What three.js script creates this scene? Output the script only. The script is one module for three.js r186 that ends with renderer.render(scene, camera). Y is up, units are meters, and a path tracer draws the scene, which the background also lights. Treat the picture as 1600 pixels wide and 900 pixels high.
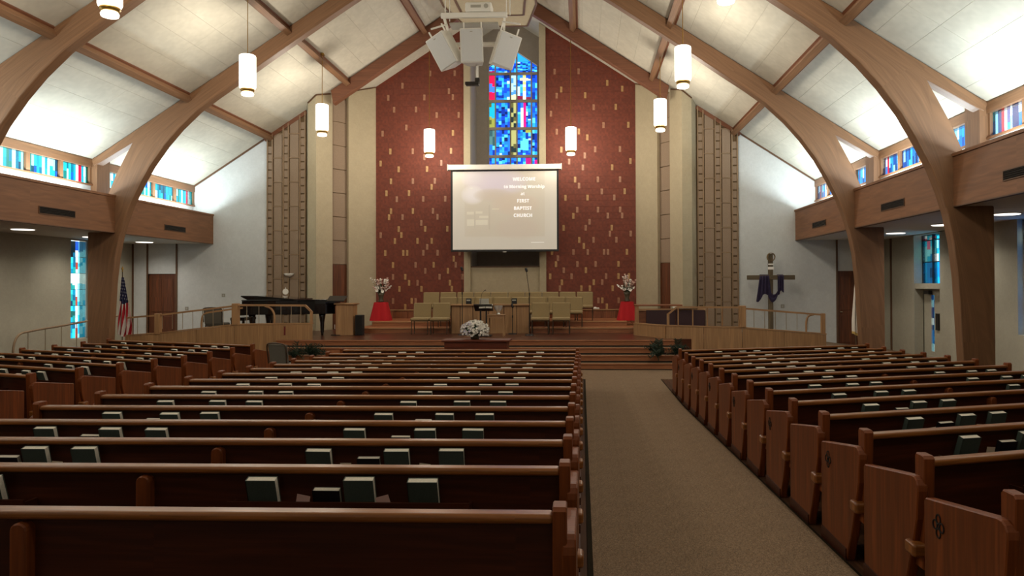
import * as THREE from 'three';
import { RoundedBoxGeometry } from 'three/addons/geometries/RoundedBoxGeometry.js';
import { mergeGeometries } from 'three/addons/utils/BufferGeometryUtils.js';
import { RectAreaLightUniformsLib } from 'three/addons/lights/RectAreaLightUniformsLib.js';

// ---------- camera, sky, exposure, light levels ----------
const scene = new THREE.Scene();
const camera = new THREE.PerspectiveCamera(2 * Math.atan(450 / 1200) * 180 / Math.PI, 16 / 9, 0.05, 200);
camera.position.set(2.597, 1.98, 0);
camera.rotation.order = 'YXZ';
camera.rotation.set(0.0118, 0.0407, -0.0035);
camera.setViewOffset(1600, 900, -60.67, 17.12, 1600, 900);
camera.updateProjectionMatrix();
const renderer = new THREE.WebGLRenderer({ antialias: true });
renderer.toneMapping = THREE.LinearToneMapping;
renderer.toneMappingExposure = 1.0;
renderer.shadowMap.enabled = true;
renderer.shadowMap.type = THREE.PCFSoftShadowMap;
scene.background = new THREE.Color(0.82, 0.95, 1.0);      // overcast bright sky seen through the coloured glass
scene.backgroundIntensity = 2.3;
scene.environmentIntensity = 2.3;
RectAreaLightUniformsLib.init();
const PENDANT_CD = 13, PENDANT_GLOW = 2.6, COVE_LEVEL = 120, DOWNLIGHT_CD = 9;
const WARM = new THREE.Color(1.0, 0.9, 0.75), COOL = new THREE.Color(0.82, 0.95, 1.0), DOWN = new THREE.Color(1.0, 0.93, 0.82);

// ---------- helpers ----------
function rng(seed) { let a = seed >>> 0; return () => { a = (a + 0x6D2B79F5) >>> 0; let t = a; t = Math.imul(t ^ (t >>> 15), t | 1); t ^= t + Math.imul(t ^ (t >>> 7), t | 61); return ((t ^ (t >>> 14)) >>> 0) / 4294967296; }; }
const used = {};
function numbered(name) { const n = used[name] = (used[name] ?? -1) + 1; return n ? `${name}_${String(n).padStart(3, '0')}` : name; }
const ORD = ['first', 'second', 'third', 'fourth', 'fifth', 'sixth', 'seventh', 'eighth', 'ninth', 'tenth', 'eleventh', 'twelfth', 'thirteenth', 'fourteenth', 'fifteenth', 'sixteenth'];
function tileNoise(n, period, seed) {            // tileable value noise on an n x n grid of unit square
  const r = rng(seed), g = Array.from({ length: period * period }, () => r());
  return (u, v) => {
    const x = ((u % 1) + 1) % 1 * period, y = ((v % 1) + 1) % 1 * period, i = Math.floor(x), j = Math.floor(y);
    let a = x - i, b = y - j; a = a * a * (3 - 2 * a); b = b * b * (3 - 2 * b);
    const q = (p, s) => g[(s % period) * period + (p % period)];
    return (q(i, j) * (1 - a) + q(i + 1, j) * a) * (1 - b) + (q(i, j + 1) * (1 - a) + q(i + 1, j + 1) * a) * b;
  };
}
function makeTex(w, h, fn, srgb = true) {
  const d = new Uint8Array(w * h * 4);
  for (let j = 0; j < h; j++) for (let i = 0; i < w; i++) {
    const c = fn((i + 0.5) / w, (j + 0.5) / h), k = (j * w + i) * 4;
    for (let m = 0; m < 3; m++) d[k + m] = Math.max(0, Math.min(255, Math.round(255 * (Array.isArray(c) ? c[m] : c))));
    d[k + 3] = 255;
  }
  const t = new THREE.DataTexture(d, w, h, THREE.RGBAFormat);
  t.wrapS = t.wrapT = THREE.RepeatWrapping; t.magFilter = THREE.LinearFilter; t.minFilter = THREE.LinearMipmapLinearFilter; t.generateMipmaps = true;
  if (srgb) t.colorSpace = THREE.SRGBColorSpace;
  t.needsUpdate = true;
  return t;
}
const N8 = tileNoise(0, 8, 11), N16 = tileNoise(0, 16, 12), N32 = tileNoise(0, 32, 13), N64 = tileNoise(0, 64, 14), N128 = tileNoise(0, 128, 15);
// wood: grain runs along u; the two textures differ in how strongly the figure shows
const woodTex = (strength, seed) => makeTex(256, 256, (u, v) => {
  const wob = 0.06 * N8(u, v);
  const rings = N32(u * 0.125 + 0, v + wob), fine = N128(u * 0.06, v), mid = N16(u * 0.25, v + wob * 0.5);
  const g = 1 - strength * (0.45 * rings + 0.3 * mid + 0.25 * fine);
  return [g, g * (1 - 0.05 * mid * strength), g * (1 - 0.1 * mid * strength)];
});
const TW = woodTex(0.42, 1), TWs = woodTex(0.24, 2);
const TPlaster = makeTex(256, 256, (u, v) => 0.94 + 0.025 * N16(u, v) + 0.03 * N64(u, v));
const TPlasterB = makeTex(256, 256, (u, v) => 0.5 * N64(u, v) + 0.5 * N128(u, v), false);
const TCeil = makeTex(256, 256, (u, v) => 0.9 + 0.05 * N8(u, v) + 0.04 * N32(u, v));
const TCarpet = makeTex(512, 512, (u, v) => { const a = N128(u, v), b = N128(v + 0.37, u + 0.11), c = N8(u, v); const q = 0.5 + 0.33 * a + 0.03 * c; return [q + 0.1 * b, q + 0.05 * b, q]; });
const TBrick = makeTex(256, 256, (u, v) => 0.72 + 0.16 * N16(u, v) + 0.12 * N128(u, v));
const TFab = makeTex(256, 256, (u, v) => 0.82 + 0.1 * N128(u, v) + 0.08 * N64(v, u));
function mat(hex, rough, o = {}, map = null, rep = null) {
  const m = new THREE.MeshPhysicalMaterial({ color: hex, roughness: rough, metalness: 0, ...o });
  if (map) { const t = rep ? map.clone() : map; if (rep) { t.repeat.set(rep[0], rep[1]); t.needsUpdate = true; } m.map = t; }
  return m;
}
const M = {
  pew: mat('#522612', 0.42, { specularIntensity: 0.6 }, TW, [0.7, 2.2]),
  pewEnd: mat('#8e4a1f', 0.45, { specularIntensity: 0.6 }, TW, [0.8, 1.8]),
  pewCap: mat('#a5662f', 0.33, {}, TW, [0.7, 3]),
  beam: mat('#8f6848', 0.55, {}, TWs, [0.4, 1.6]),
  beamDark: mat('#855338', 0.6, {}, TWs, [0.4, 1.6]),
  fascia: mat('#8c5f3e', 0.6, {}, TWs, [0.5, 1.0]),
  oak: mat('#b78c60', 0.5, {}, TWs, [0.6, 1.3]),
  oakRed: mat('#9a5a33', 0.45, {}, TW, [0.6, 1.5]),
  riser: mat('#a86a42', 0.5, {}, TWs, [0.6, 1.5]),
  stage: mat('#63331e', 0.28, {}, TW, [0.5, 2.2]),
  table: mat('#7a3417', 0.4, {}, TW, [0.6, 1.6]),
  trimDark: mat('#6a4a30', 0.6, {}, TWs, [0.6, 1.5]),
  door: mat('#7a4527', 0.5, {}, TW, [0.6, 1.5]),
  floor: mat('#5e3d28', 0.75, { specularIntensity: 0.25 }, TW, [0.5, 2.0]),
  white: mat('#caccca', 0.9, { bumpMap: TPlasterB, bumpScale: 0.0004 }, TPlaster, [0.5, 0.5]),
  cream: mat('#b3a68a', 0.9, { bumpMap: TPlasterB, bumpScale: 0.0004 }, TPlaster, [0.5, 0.5]),
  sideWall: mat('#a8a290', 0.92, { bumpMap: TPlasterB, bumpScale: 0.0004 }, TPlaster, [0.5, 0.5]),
  ceil: mat('#d0cbbb', 0.92, {}, TCeil, [0.4, 0.4]),
  ceilGap: mat('#aea998', 0.95),
  soffit: mat('#d2cec4', 0.92, {}, TPlaster, [0.5, 0.5]),
  taupe: mat('#a2988a', 0.9, {}, TPlaster, [0.5, 0.5]),
  tan: mat('#a1876a', 0.85, {}, TWs, [0.6, 1.2]),
  tanDark: mat('#8a714e', 0.85, {}, TWs, [0.6, 1.2]),
  tanDeep: mat('#755e40', 0.9, {}, TWs, [0.6, 1.2]),
  tanPanel: mat('#9c8670', 0.9, {}, TFab, [2, 2]),
  brick: mat('#7f3d2a', 0.75, {}, TBrick, [1.1, 1.1]),
  mortar: mat('#743827', 0.95),
  gold: mat('#c79a63', 0.5, {}, TBrick, [2, 2]),
  rose: mat('#b78365', 0.5, {}, TBrick, [2, 2]),
  carpet: mat('#ad9882', 1.0, { bumpMap: TCarpet, bumpScale: 0.002, specularIntensity: 0.1 }, TCarpet, [1.6, 1.6]),
  carpetEdge: mat('#3a3328', 1.0, { specularIntensity: 0.1 }, TCarpet, [3, 3]),
  tread: mat('#a8927a', 1.0, { specularIntensity: 0.1 }, TCarpet, [1.6, 1.6]),
  chairFab: mat('#a08a62', 0.95, { sheen: 0.3, sheenColor: new THREE.Color(0.6, 0.55, 0.4) }, TFab, [3, 3]),
  chairGrey: mat('#6b675e', 0.95, {}, TFab, [3, 3]),
  chairMetal: mat('#4a3c30', 0.4, { metalness: 0.5 }),
  black: mat('#0c0c10', 0.15, { clearcoat: 0.6 }),
  blackMatte: mat('#141414', 0.6),
  ivory: mat('#e8e2d0', 0.4),
  metal: mat('#b5a58c', 0.35, { metalness: 0.8 }),
  brass: mat('#a8843f', 0.35, { metalness: 0.8 }),
  darkMetal: mat('#2b2622', 0.5, { metalness: 0.4 }),
  equip: mat('#eceae2', 0.6), equipGrey: mat('#aaa79c', 0.6), grille: mat('#e8eaea', 0.8, {}, TFab, [8, 8]),
  green: mat('#4c5a53', 0.55, {}, TFab, [4, 4]),
  bible: mat('#16131a', 0.5),
  pages: mat('#efe9da', 0.85, {}, TFab, [6, 6]),
  card: mat('#c9b9a2', 0.9), cardPink: mat('#cfa9a0', 0.9),
  redCloth: mat('#c00a18', 0.85, { sheen: 0.3 }, TFab, [3, 3]),
  purple: mat('#2e2344', 0.85, { sheen: 0.4, sheenColor: new THREE.Color(0.3, 0.25, 0.5) }, TFab, [3, 3]),
  maroon: mat('#3a1c22', 0.6, {}, TFab, [3, 3]),
  crossWood: mat('#7a6b52', 0.85, {}, TW, [0.8, 2]),
  leaf: mat('#2c4526', 0.6, { side: THREE.DoubleSide }), leafDark: mat('#1d3020', 0.6, { side: THREE.DoubleSide }),
  petal: mat('#ece8e0', 0.7, { side: THREE.DoubleSide }), petalPink: mat('#d9b9ac', 0.7, { side: THREE.DoubleSide }), petalLilac: mat('#c3bcd6', 0.7, { side: THREE.DoubleSide }),
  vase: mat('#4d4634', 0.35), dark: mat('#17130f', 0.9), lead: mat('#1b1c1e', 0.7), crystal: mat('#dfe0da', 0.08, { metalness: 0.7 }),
  frame: mat('#b3a898', 0.8), plate: mat('#8f8a7d', 0.5),
};
const plain = (g) => { const n = g.index ? g.toNonIndexed() : g.clone(); for (const k of Object.keys(n.attributes)) if (!['position', 'normal', 'uv', 'color'].includes(k)) n.deleteAttribute(k); return n; };
function boxUV(g, grain = 0) {                    // texture coordinates in metres, grain along the given axis
  const p = g.attributes.position, n = g.attributes.normal, uv = new Float32Array(p.count * 2);
  for (let i = 0; i < p.count; i++) {
    const a = [Math.abs(n.getX(i)), Math.abs(n.getY(i)), Math.abs(n.getZ(i))], k = a[0] > a[1] ? (a[0] > a[2] ? 0 : 2) : (a[1] > a[2] ? 1 : 2);
    const ax = [0, 1, 2].filter((q) => q !== k), u = ax.includes(grain) ? grain : ax[0], v = ax.find((q) => q !== u);
    const c = [p.getX(i), p.getY(i), p.getZ(i)];
    uv[2 * i] = c[u]; uv[2 * i + 1] = c[v] + 0.37 * c[k];
  }
  g.setAttribute('uv', new THREE.BufferAttribute(uv, 2));
  return g;
}
function merged(gs, grain) {
  gs = (Array.isArray(gs) ? gs : [gs]).map(plain);
  const col = gs.some((g) => g.attributes.color);
  for (const g of gs) { if (!g.attributes.uv) g.setAttribute('uv', new THREE.BufferAttribute(new Float32Array(g.attributes.position.count * 2), 2)); if (!col) g.deleteAttribute('color'); }
  const m = gs.length > 1 ? mergeGeometries(gs) : gs[0];
  return grain === null ? m : boxUV(m, grain);
}
function obj(name, gs, m, parent = scene, grain = 0) {
  const o = new THREE.Mesh(merged(gs, grain), m);
  o.name = parent === scene ? numbered(name) : name; o.castShadow = o.receiveShadow = true; parent.add(o);
  return o;
}
function put(name, geometry, m, parent, [x, y, z] = [0, 0, 0], ry = 0) {   // a part that shares its geometry
  const o = new THREE.Mesh(geometry, m); o.name = name; o.castShadow = o.receiveShadow = true; o.position.set(x, y, z); o.rotation.y = ry; parent.add(o); return o;
}
function tag(o, label, category, group) { Object.assign(o.userData, { label, category }); if (group) o.userData.group = group; return o; }
function thing(name, label, category, [x, y, z] = [0, 0, 0], ry = 0, group) {
  const o = new THREE.Group(); o.name = numbered(name); scene.add(o); o.position.set(x, y, z); o.rotation.y = ry; return tag(o, label, category, group);
}
function struct(name, gs, m, parent = scene, grain = 0) { const o = obj(name, gs, m, parent, grain); if (parent === scene) o.userData.kind = 'structure'; return o; }
function structGroup(name, [x, y, z] = [0, 0, 0]) { const o = new THREE.Group(); o.name = numbered(name); o.position.set(x, y, z); o.userData.kind = 'structure'; scene.add(o); return o; }
function copy(o, label) { const c = o.clone(); c.name = numbered(o.name.replace(/_\d{3}$/, '')); c.userData = { ...o.userData }; if (label) c.userData.label = label; scene.add(c); return c; }
const B = (x0, x1, y0, y1, z0, z1) => new THREE.BoxGeometry(Math.abs(x1 - x0), Math.abs(y1 - y0), Math.abs(z1 - z0)).translate((x0 + x1) / 2, (y0 + y1) / 2, (z0 + z1) / 2);
const D = (x0, x1, y0, y1, d0, d1) => B(x0, x1, y0, y1, -d0, -d1);                // box by depth in front of the camera
const RB = (x0, x1, y0, y1, z0, z1, r = 0.01) => new RoundedBoxGeometry(Math.abs(x1 - x0), Math.abs(y1 - y0), Math.abs(z1 - z0), 1, r).translate((x0 + x1) / 2, (y0 + y1) / 2, (z0 + z1) / 2);
const cyl = (r0, r1, h, x, y, z, n = 12) => new THREE.CylinderGeometry(r0, r1, h, n).translate(x, y, z);
function bar(a, b, w, h = w) { // square bar from a to b
  const A = new THREE.Vector3(...a), Bv = new THREE.Vector3(...b), L = A.distanceTo(Bv), g = new THREE.BoxGeometry(w, h, L);
  const q = new THREE.Object3D(); q.position.copy(A).add(Bv).multiplyScalar(0.5); q.lookAt(Bv); q.updateMatrix(); return g.applyMatrix4(q.matrix);
}
function rod(a, b, r, n = 8) { const c = new THREE.LineCurve3(new THREE.Vector3(...a), new THREE.Vector3(...b)); return new THREE.TubeGeometry(c, 1, r, n, false); }
function tube(pts, r, seg = 24, n = 8) { return new THREE.TubeGeometry(new THREE.CatmullRomCurve3(pts.map((p) => new THREE.Vector3(...p))), seg, r, n, false); }
function poly(pts, depth, bevel = 0, holes = []) { // outline in x, y extruded along z from 0 to depth
  const s = new THREE.Shape(pts.map((p) => new THREE.Vector2(...p)));
  for (const h of holes) s.holes.push(new THREE.Path(h.map((p) => new THREE.Vector2(...p))));
  return new THREE.ExtrudeGeometry(s, { depth: depth - 2 * bevel, bevelEnabled: bevel > 0, bevelSize: bevel, bevelThickness: bevel, bevelOffset: -bevel, bevelSegments: 1, curveSegments: 8 }).translate(0, 0, bevel);
}
const roofY = (x) => 11.66 - 0.65 * Math.abs(x);
const FLAT = -0.04, floorY = (d) => Math.max(FLAT, 0.344 - 0.03 * d);
const SIDES = [[-1, 'left'], [1, 'right']];

// ---------- the setting: floor, walls, roof ----------
{ // nave floor: slopes down towards the chancel, then flat
  const s = poly([[-3, -0.4], [30, -0.4], [30, FLAT], [12.8, FLAT], [-3, 0.434]], 24.6).rotateY(Math.PI / 2);   // x -> -z, extrusion -> x
  s.translate(-12.3, 0, 0);
  const fl = struct('floor', s, M.floor, scene, 2);
  const strip = (x0, x1, d0, d1, up) => poly([[d0, floorY(d0) - 0.01], ...(d1 > 12.8 && d0 < 12.8 ? [[12.8, FLAT - 0.01]] : []), [d1, floorY(d1) - 0.01], [d1, floorY(d1) + up], ...(d1 > 12.8 && d0 < 12.8 ? [[12.8, FLAT + up]] : []), [d0, floorY(d0) + up]], x1 - x0).rotateY(Math.PI / 2).translate(x0, 0, 0);
  const run = tag(obj('carpet_runner', strip(2.66, 4.27, -2, 16.6, 0.014), M.carpet, scene, 2), 'brown flecked carpet runner along the aisle between middle and right pews', 'carpet');
  obj('carpet_edge', [strip(2.625, 2.66, -2, 16.6, 0.012), strip(4.27, 4.292, -2, 16.6, 0.012)], M.carpetEdge, run, 2);
  const run2 = tag(obj('carpet_runner', strip(-3.85, -2.12, -2, 16.6, 0.014), M.carpet, scene, 2), 'brown carpet runner along the aisle between left and middle pews', 'carpet');
  obj('carpet_edge', [strip(-3.89, -3.85, -2, 16.6, 0.012), strip(-2.12, -2.085, -2, 16.6, 0.012)], M.carpetEdge, run2, 2);
  tag(obj('carpet', D(-5.9, 6.9, FLAT - 0.01, FLAT + 0.014, 16.6, 18.4), M.carpet), 'brown carpet across the front of the nave below the chancel steps', 'carpet');
}
{ // roof: two slabs with ceiling boards below them
  const nB = 19, bw = 11.93 / 19;
  for (const [s, side] of SIDES) {
    const X = 10.15, slab = poly([[0, roofY(0) + 0.02], [s * X, roofY(X) + 0.02], [s * X, roofY(X) + 0.25], [0, roofY(0) + 0.25]], 31.5).translate(0, 0, -28.5);
    const c = struct('ceiling', slab, M.ceilGap); c.name = `ceiling_${side}`;
    const ang = Math.atan(0.65), len = Math.hypot(1, 0.65);
    const boards = [0, 1, 2].map((k) => { const g = new THREE.BoxGeometry(bw - 0.004, 0.012, 2.302); boxUV(g, 2); const uv = g.attributes.uv; for (let i = 0; i < uv.count; i++) uv.setXY(i, uv.getX(i) + k * 0.73, uv.getY(i) + k * 0.41); return g; });
    for (let r = 0; r < nB; r++) for (let j = 0; j < 7; j++) {
      const x = (r + 0.5) * bw / len, d0 = 9.2 + 2.306 * j;
      const o = put('ceiling_board', boards[(r * 5 + j * 3) % 3], M.ceil, c, [s * x, roofY(x) + 0.012, -(d0)]); o.rotation.z = -s * ang;
    }
    // chancel ceiling boards behind the wall arch
    const g2 = poly([[s * 0.02, roofY(0.02) + 0.004], [s * 5.9, roofY(5.9) + 0.004], [s * 5.9, roofY(5.9) + 0.016], [s * 0.02, roofY(0.02) + 0.016]], 3.6).translate(0, 0, -27.9);
    obj('ceiling_board', g2, M.ceil, c, 2);
    const g3 = poly([[s * 0.02, roofY(0.02) + 0.004], [s * 9.95, roofY(9.95) + 0.004], [s * 9.95, roofY(9.95) + 0.016], [s * 0.02, roofY(0.02) + 0.016]], 9.8).translate(0, 0, -7.1);
    obj('ceiling_board', g3, M.ceil, c, 2);
  }
}
// ---------- bulkheads, soffits, clerestories, side walls ----------
const BAYS = [[9.55, 14.0], [14.55, 19.0], [19.55, 24.2]];
function glassPiecesGeometry(w, h, cols, rows, pick, r, jitter = 0.35) { // a light of stained glass: irregular pieces in the x, y plane, one colour each
  const pos = [], col = [], xs = [], c = new THREE.Color();
  for (let i = 0; i <= cols; i++) xs.push(i === 0 ? 0 : i === cols ? w : w * (i + (r() - 0.5) * jitter) / cols);
  for (let i = 0; i < cols; i++) {
    const ys = [0]; const n = Math.max(1, Math.round(rows * (0.7 + 0.6 * r())));
    for (let j = 1; j < n; j++) ys.push(h * (j + (r() - 0.5) * 0.6) / n); ys.push(h);
    for (let j = 0; j < n; j++) {
      pick(c, (xs[i] + xs[i + 1]) / 2 / w, (ys[j] + ys[j + 1]) / 2 / h);
      const q = [[xs[i], ys[j]], [xs[i + 1], ys[j]], [xs[i + 1], ys[j + 1]], [xs[i], ys[j + 1]]];
      for (const k of [0, 1, 2, 0, 2, 3]) { pos.push(q[k][0], q[k][1], 0); col.push(c.r, c.g, c.b); }
    }
  }
  const g = new THREE.BufferGeometry(); g.setAttribute('position', new THREE.Float32BufferAttribute(pos, 3)); g.setAttribute('color', new THREE.Float32BufferAttribute(col, 3)); g.computeVertexNormals();
  return g;
}
const glassMat = new THREE.MeshPhysicalMaterial({ color: '#ffffff', vertexColors: true, transmission: 1, thickness: 0, roughness: 0.25, ior: 1.45, side: THREE.DoubleSide });
const chooser = (list, r) => (c) => { let t = r() * list.reduce((a, b) => a + b[0], 0); for (const [w, x] of list) { if ((t -= w) <= 0) { c.set(x); break; } } const k = 0.8 + 0.3 * r(); c.multiplyScalar(k); };
const TEAL = [[4, '#19a9c4'], [3, '#2bc9d0'], [3, '#0f7f9c'], [3, '#bfeef2'], [2, '#0b4f6b'], [2, '#1d8f86'], [1.4, '#f2fbff'], [1.2, '#1565c0']];
const BLUE = [[4, '#1c7fd0'], [3, '#28a4e0'], [3, '#0d4fa0'], [2, '#9fdcf5'], [2, '#123a78'], [1, '#5b5f9a'], [1.2, '#e8f7ff'], [1, '#3fc0e0']];
let windowCount = 0;
for (const [s, side] of SIDES) {
  const X = (x0, x1, y0, y1, d0, d1) => (s > 0 ? D(x0, x1, y0, y1, d0, d1) : D(-x1, -x0, y0, y1, d0, d1));
  const bh = struct('bulkhead', X(9.24, 9.30, 3.38, 4.30, -2.5, 24.2), M.fascia, scene, 2); bh.name = `bulkhead_${side}`;
  obj('top_lip', X(9.215, 9.34, 4.27, 4.325, -2.5, 24.2), M.fascia, bh, 2);
  obj('bottom_edge', X(9.235, 9.34, 3.365, 3.385, -2.5, 24.2), M.trimDark, bh, 2);
  struct(`soffit_${side}`, X(9.30, 12.0, 3.385, 3.44, -2.5, 24.2), M.soffit, scene, 2);
  struct(`ledge_${side}`, X(9.30, 9.95, 4.08, 4.14, -2.5, 24.2), M.white, scene, 2);
  struct(`clerestory_wall_${side}`, [X(9.89, 10.1, 3.44, 4.60, -2.5, 24.2), X(9.89, 10.1, 5.06, 5.40, 1.0, 24.2), X(9.89, 10.1, 4.6, 5.4, -2.5, 9.55)], M.white, scene, 2);
  struct(`header_beam_${side}`, X(9.84, 9.96, 5.04, 5.24, 5.0, 24.2), M.beam, scene, 2);
  struct(`sill_trim_${side}`, X(9.83, 9.93, 4.575, 4.61, 5.0, 24.2), M.fascia, scene, 2);
  for (const [d0, d1] of BAYS) {
    if (d1 < 24) struct('clerestory_post', X(9.72, 10.0, 4.15, 5.3, d1 + 0.02, d1 + 0.55), M.beam, scene, 1);
    const n = 4, w = (d1 - d0) / n, g = 0.06;
    for (let k = 0; k < n; k++) {
      const a = d0 + k * w, r = rng(900 + windowCount * 7 + (s > 0 ? 1 : 0)), W = structGroup('x'); W.name = `window_${++windowCount}`;
      const L = w - 2 * g, H = 0.46;
      obj('window_frame', [X(9.86, 9.93, 4.58, 5.06, a, a + g), X(9.86, 9.93, 4.58, 5.06, a + w - g, a + w), X(9.87, 9.93, 4.58, 4.6, a, a + w), X(9.87, 9.93, 5.045, 5.07, a, a + w)], k ? M.beam : M.beam, W, 1);
      const any = chooser(s < 0 ? TEAL : BLUE, r), gg = glassPiecesGeometry(L, H, 11, 1.7, (c, u, v) => { any(c); if (k === 3 && (s < 0 ? u > 0.64 && u < 0.73 : u > 0.27 && u < 0.36)) c.set('#d2143c'); }, r);
      gg.rotateY(s > 0 ? -Math.PI / 2 : Math.PI / 2).translate(0, 4.595, 0);     // x -> along the depth
      if (s > 0) gg.translate(9.91, 0, -(a + g + L)); else gg.translate(-9.91, 0, -(a + g));
      const p = new THREE.Mesh(gg, glassMat); p.name = 'stained_glass'; p.userData.kind = 'stuff'; p.castShadow = p.receiveShadow = true; W.add(p);
    }
    // fluorescent cove strip on the ledge behind the bulkhead lip
    const mid = (d0 + d1) / 2, len = 3.3;
    const t = thing('cove_light', `${side} cove strip light hidden behind the bulkhead lip, bay ending ${d1 > 20 ? 'at the front wall' : d1 > 15 ? 'at the far arch' : 'at the near arch'}`, 'light', [s * 9.5, 4.14, -mid], 0);
    obj('channel', [B(-0.06, 0.06, 0, 0.035, -len / 2, len / 2)], M.equip, t, 2);
    obj('tube', new THREE.CylinderGeometry(0.014, 0.014, len - 0.1, 8).rotateX(Math.PI / 2).translate(0, 0.06, 0), new THREE.MeshStandardMaterial({ color: '#fff', emissive: COOL, emissiveIntensity: 2.5 }), t, 2);
    const ra = new THREE.RectAreaLight(COOL, COVE_LEVEL, len, 0.12); ra.name = 'cove_lamp'; ra.position.set(s * 9.5, 4.235, -mid); ra.lookAt(s * 9.32, 6, -mid); scene.add(ra);
  }
}
// side walls with their recessed windows (left) and entrance (right)
{
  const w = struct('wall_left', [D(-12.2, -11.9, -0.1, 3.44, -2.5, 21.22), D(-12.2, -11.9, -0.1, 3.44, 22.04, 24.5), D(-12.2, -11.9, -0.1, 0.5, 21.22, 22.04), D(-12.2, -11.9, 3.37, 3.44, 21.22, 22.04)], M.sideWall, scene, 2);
  const W = structGroup('x'); W.name = `window_${++windowCount}`;
  obj('window_frame', [D(-12.06, -11.97, 0.5, 3.37, 21.22, 21.25), D(-12.06, -11.97, 0.5, 3.37, 22.01, 22.04), D(-12.06, -11.97, 0.5, 0.53, 21.22, 22.04), D(-12.06, -11.97, 3.34, 3.37, 21.22, 22.04)], M.frame, W, 1);
  const r = rng(77);
  const pick = (c, u, v) => { // pale figure with red down the middle, teal at the sides, pale band two thirds up, dark square top left
    const mid = u > 0.4 && u < 0.62;
    if (v > 0.86 && u < 0.5) { c.set('#05161d'); return; } if (v > 0.9) c.set(u > 0.6 ? '#3f7fb0' : '#1f4fb0');
    else if (v > 0.56 && v < 0.66) c.set('#d9f6fa');
    else if (mid && ((v > 0.33 && v < 0.4) || (v > 0.73 && v < 0.78) || v < 0.1)) c.set('#b4402c');
    else if (mid) c.set(r() < 0.55 ? '#eef6f6' : '#c9c2cc');
    else if (u >= 0.62) c.set(r() < 0.6 ? '#7fd4ee' : '#2aa9d6');
    else c.set(['#12a2bd', '#0c7f9c', '#36c4d2', '#0d5f7c', '#1c8f8a'][Math.floor(r() * 5)]);
    if (v < 0.3 && v > 0.22 && u < 0.4) c.set('#17504a'); if (v > 0.33 && v < 0.38 && u < 0.35) c.set('#0c3350');
    c.multiplyScalar(0.85 + 0.25 * r());
  };
  for (let k = 0; k < 6; k++) { // six panels one above the other
    const h = 2.8 / 6, y = 0.53 + k * h, g = glassPiecesGeometry(0.76, h - 0.006, 7, 3, (c, u, v) => pick(c, u, (k + v) / 6), r).rotateY(Math.PI / 2).translate(-12.01, y, -21.25);
    const p = new THREE.Mesh(g, glassMat); p.name = 'stained_glass_panel'; p.userData.kind = 'stuff'; p.castShadow = p.receiveShadow = true; W.add(p);
    if (k) obj('lead_bar', D(-12.0, -11.99, y - 0.006, y + 0.004, 21.25, 22.01), M.lead, W, 1);
  }
}
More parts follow.
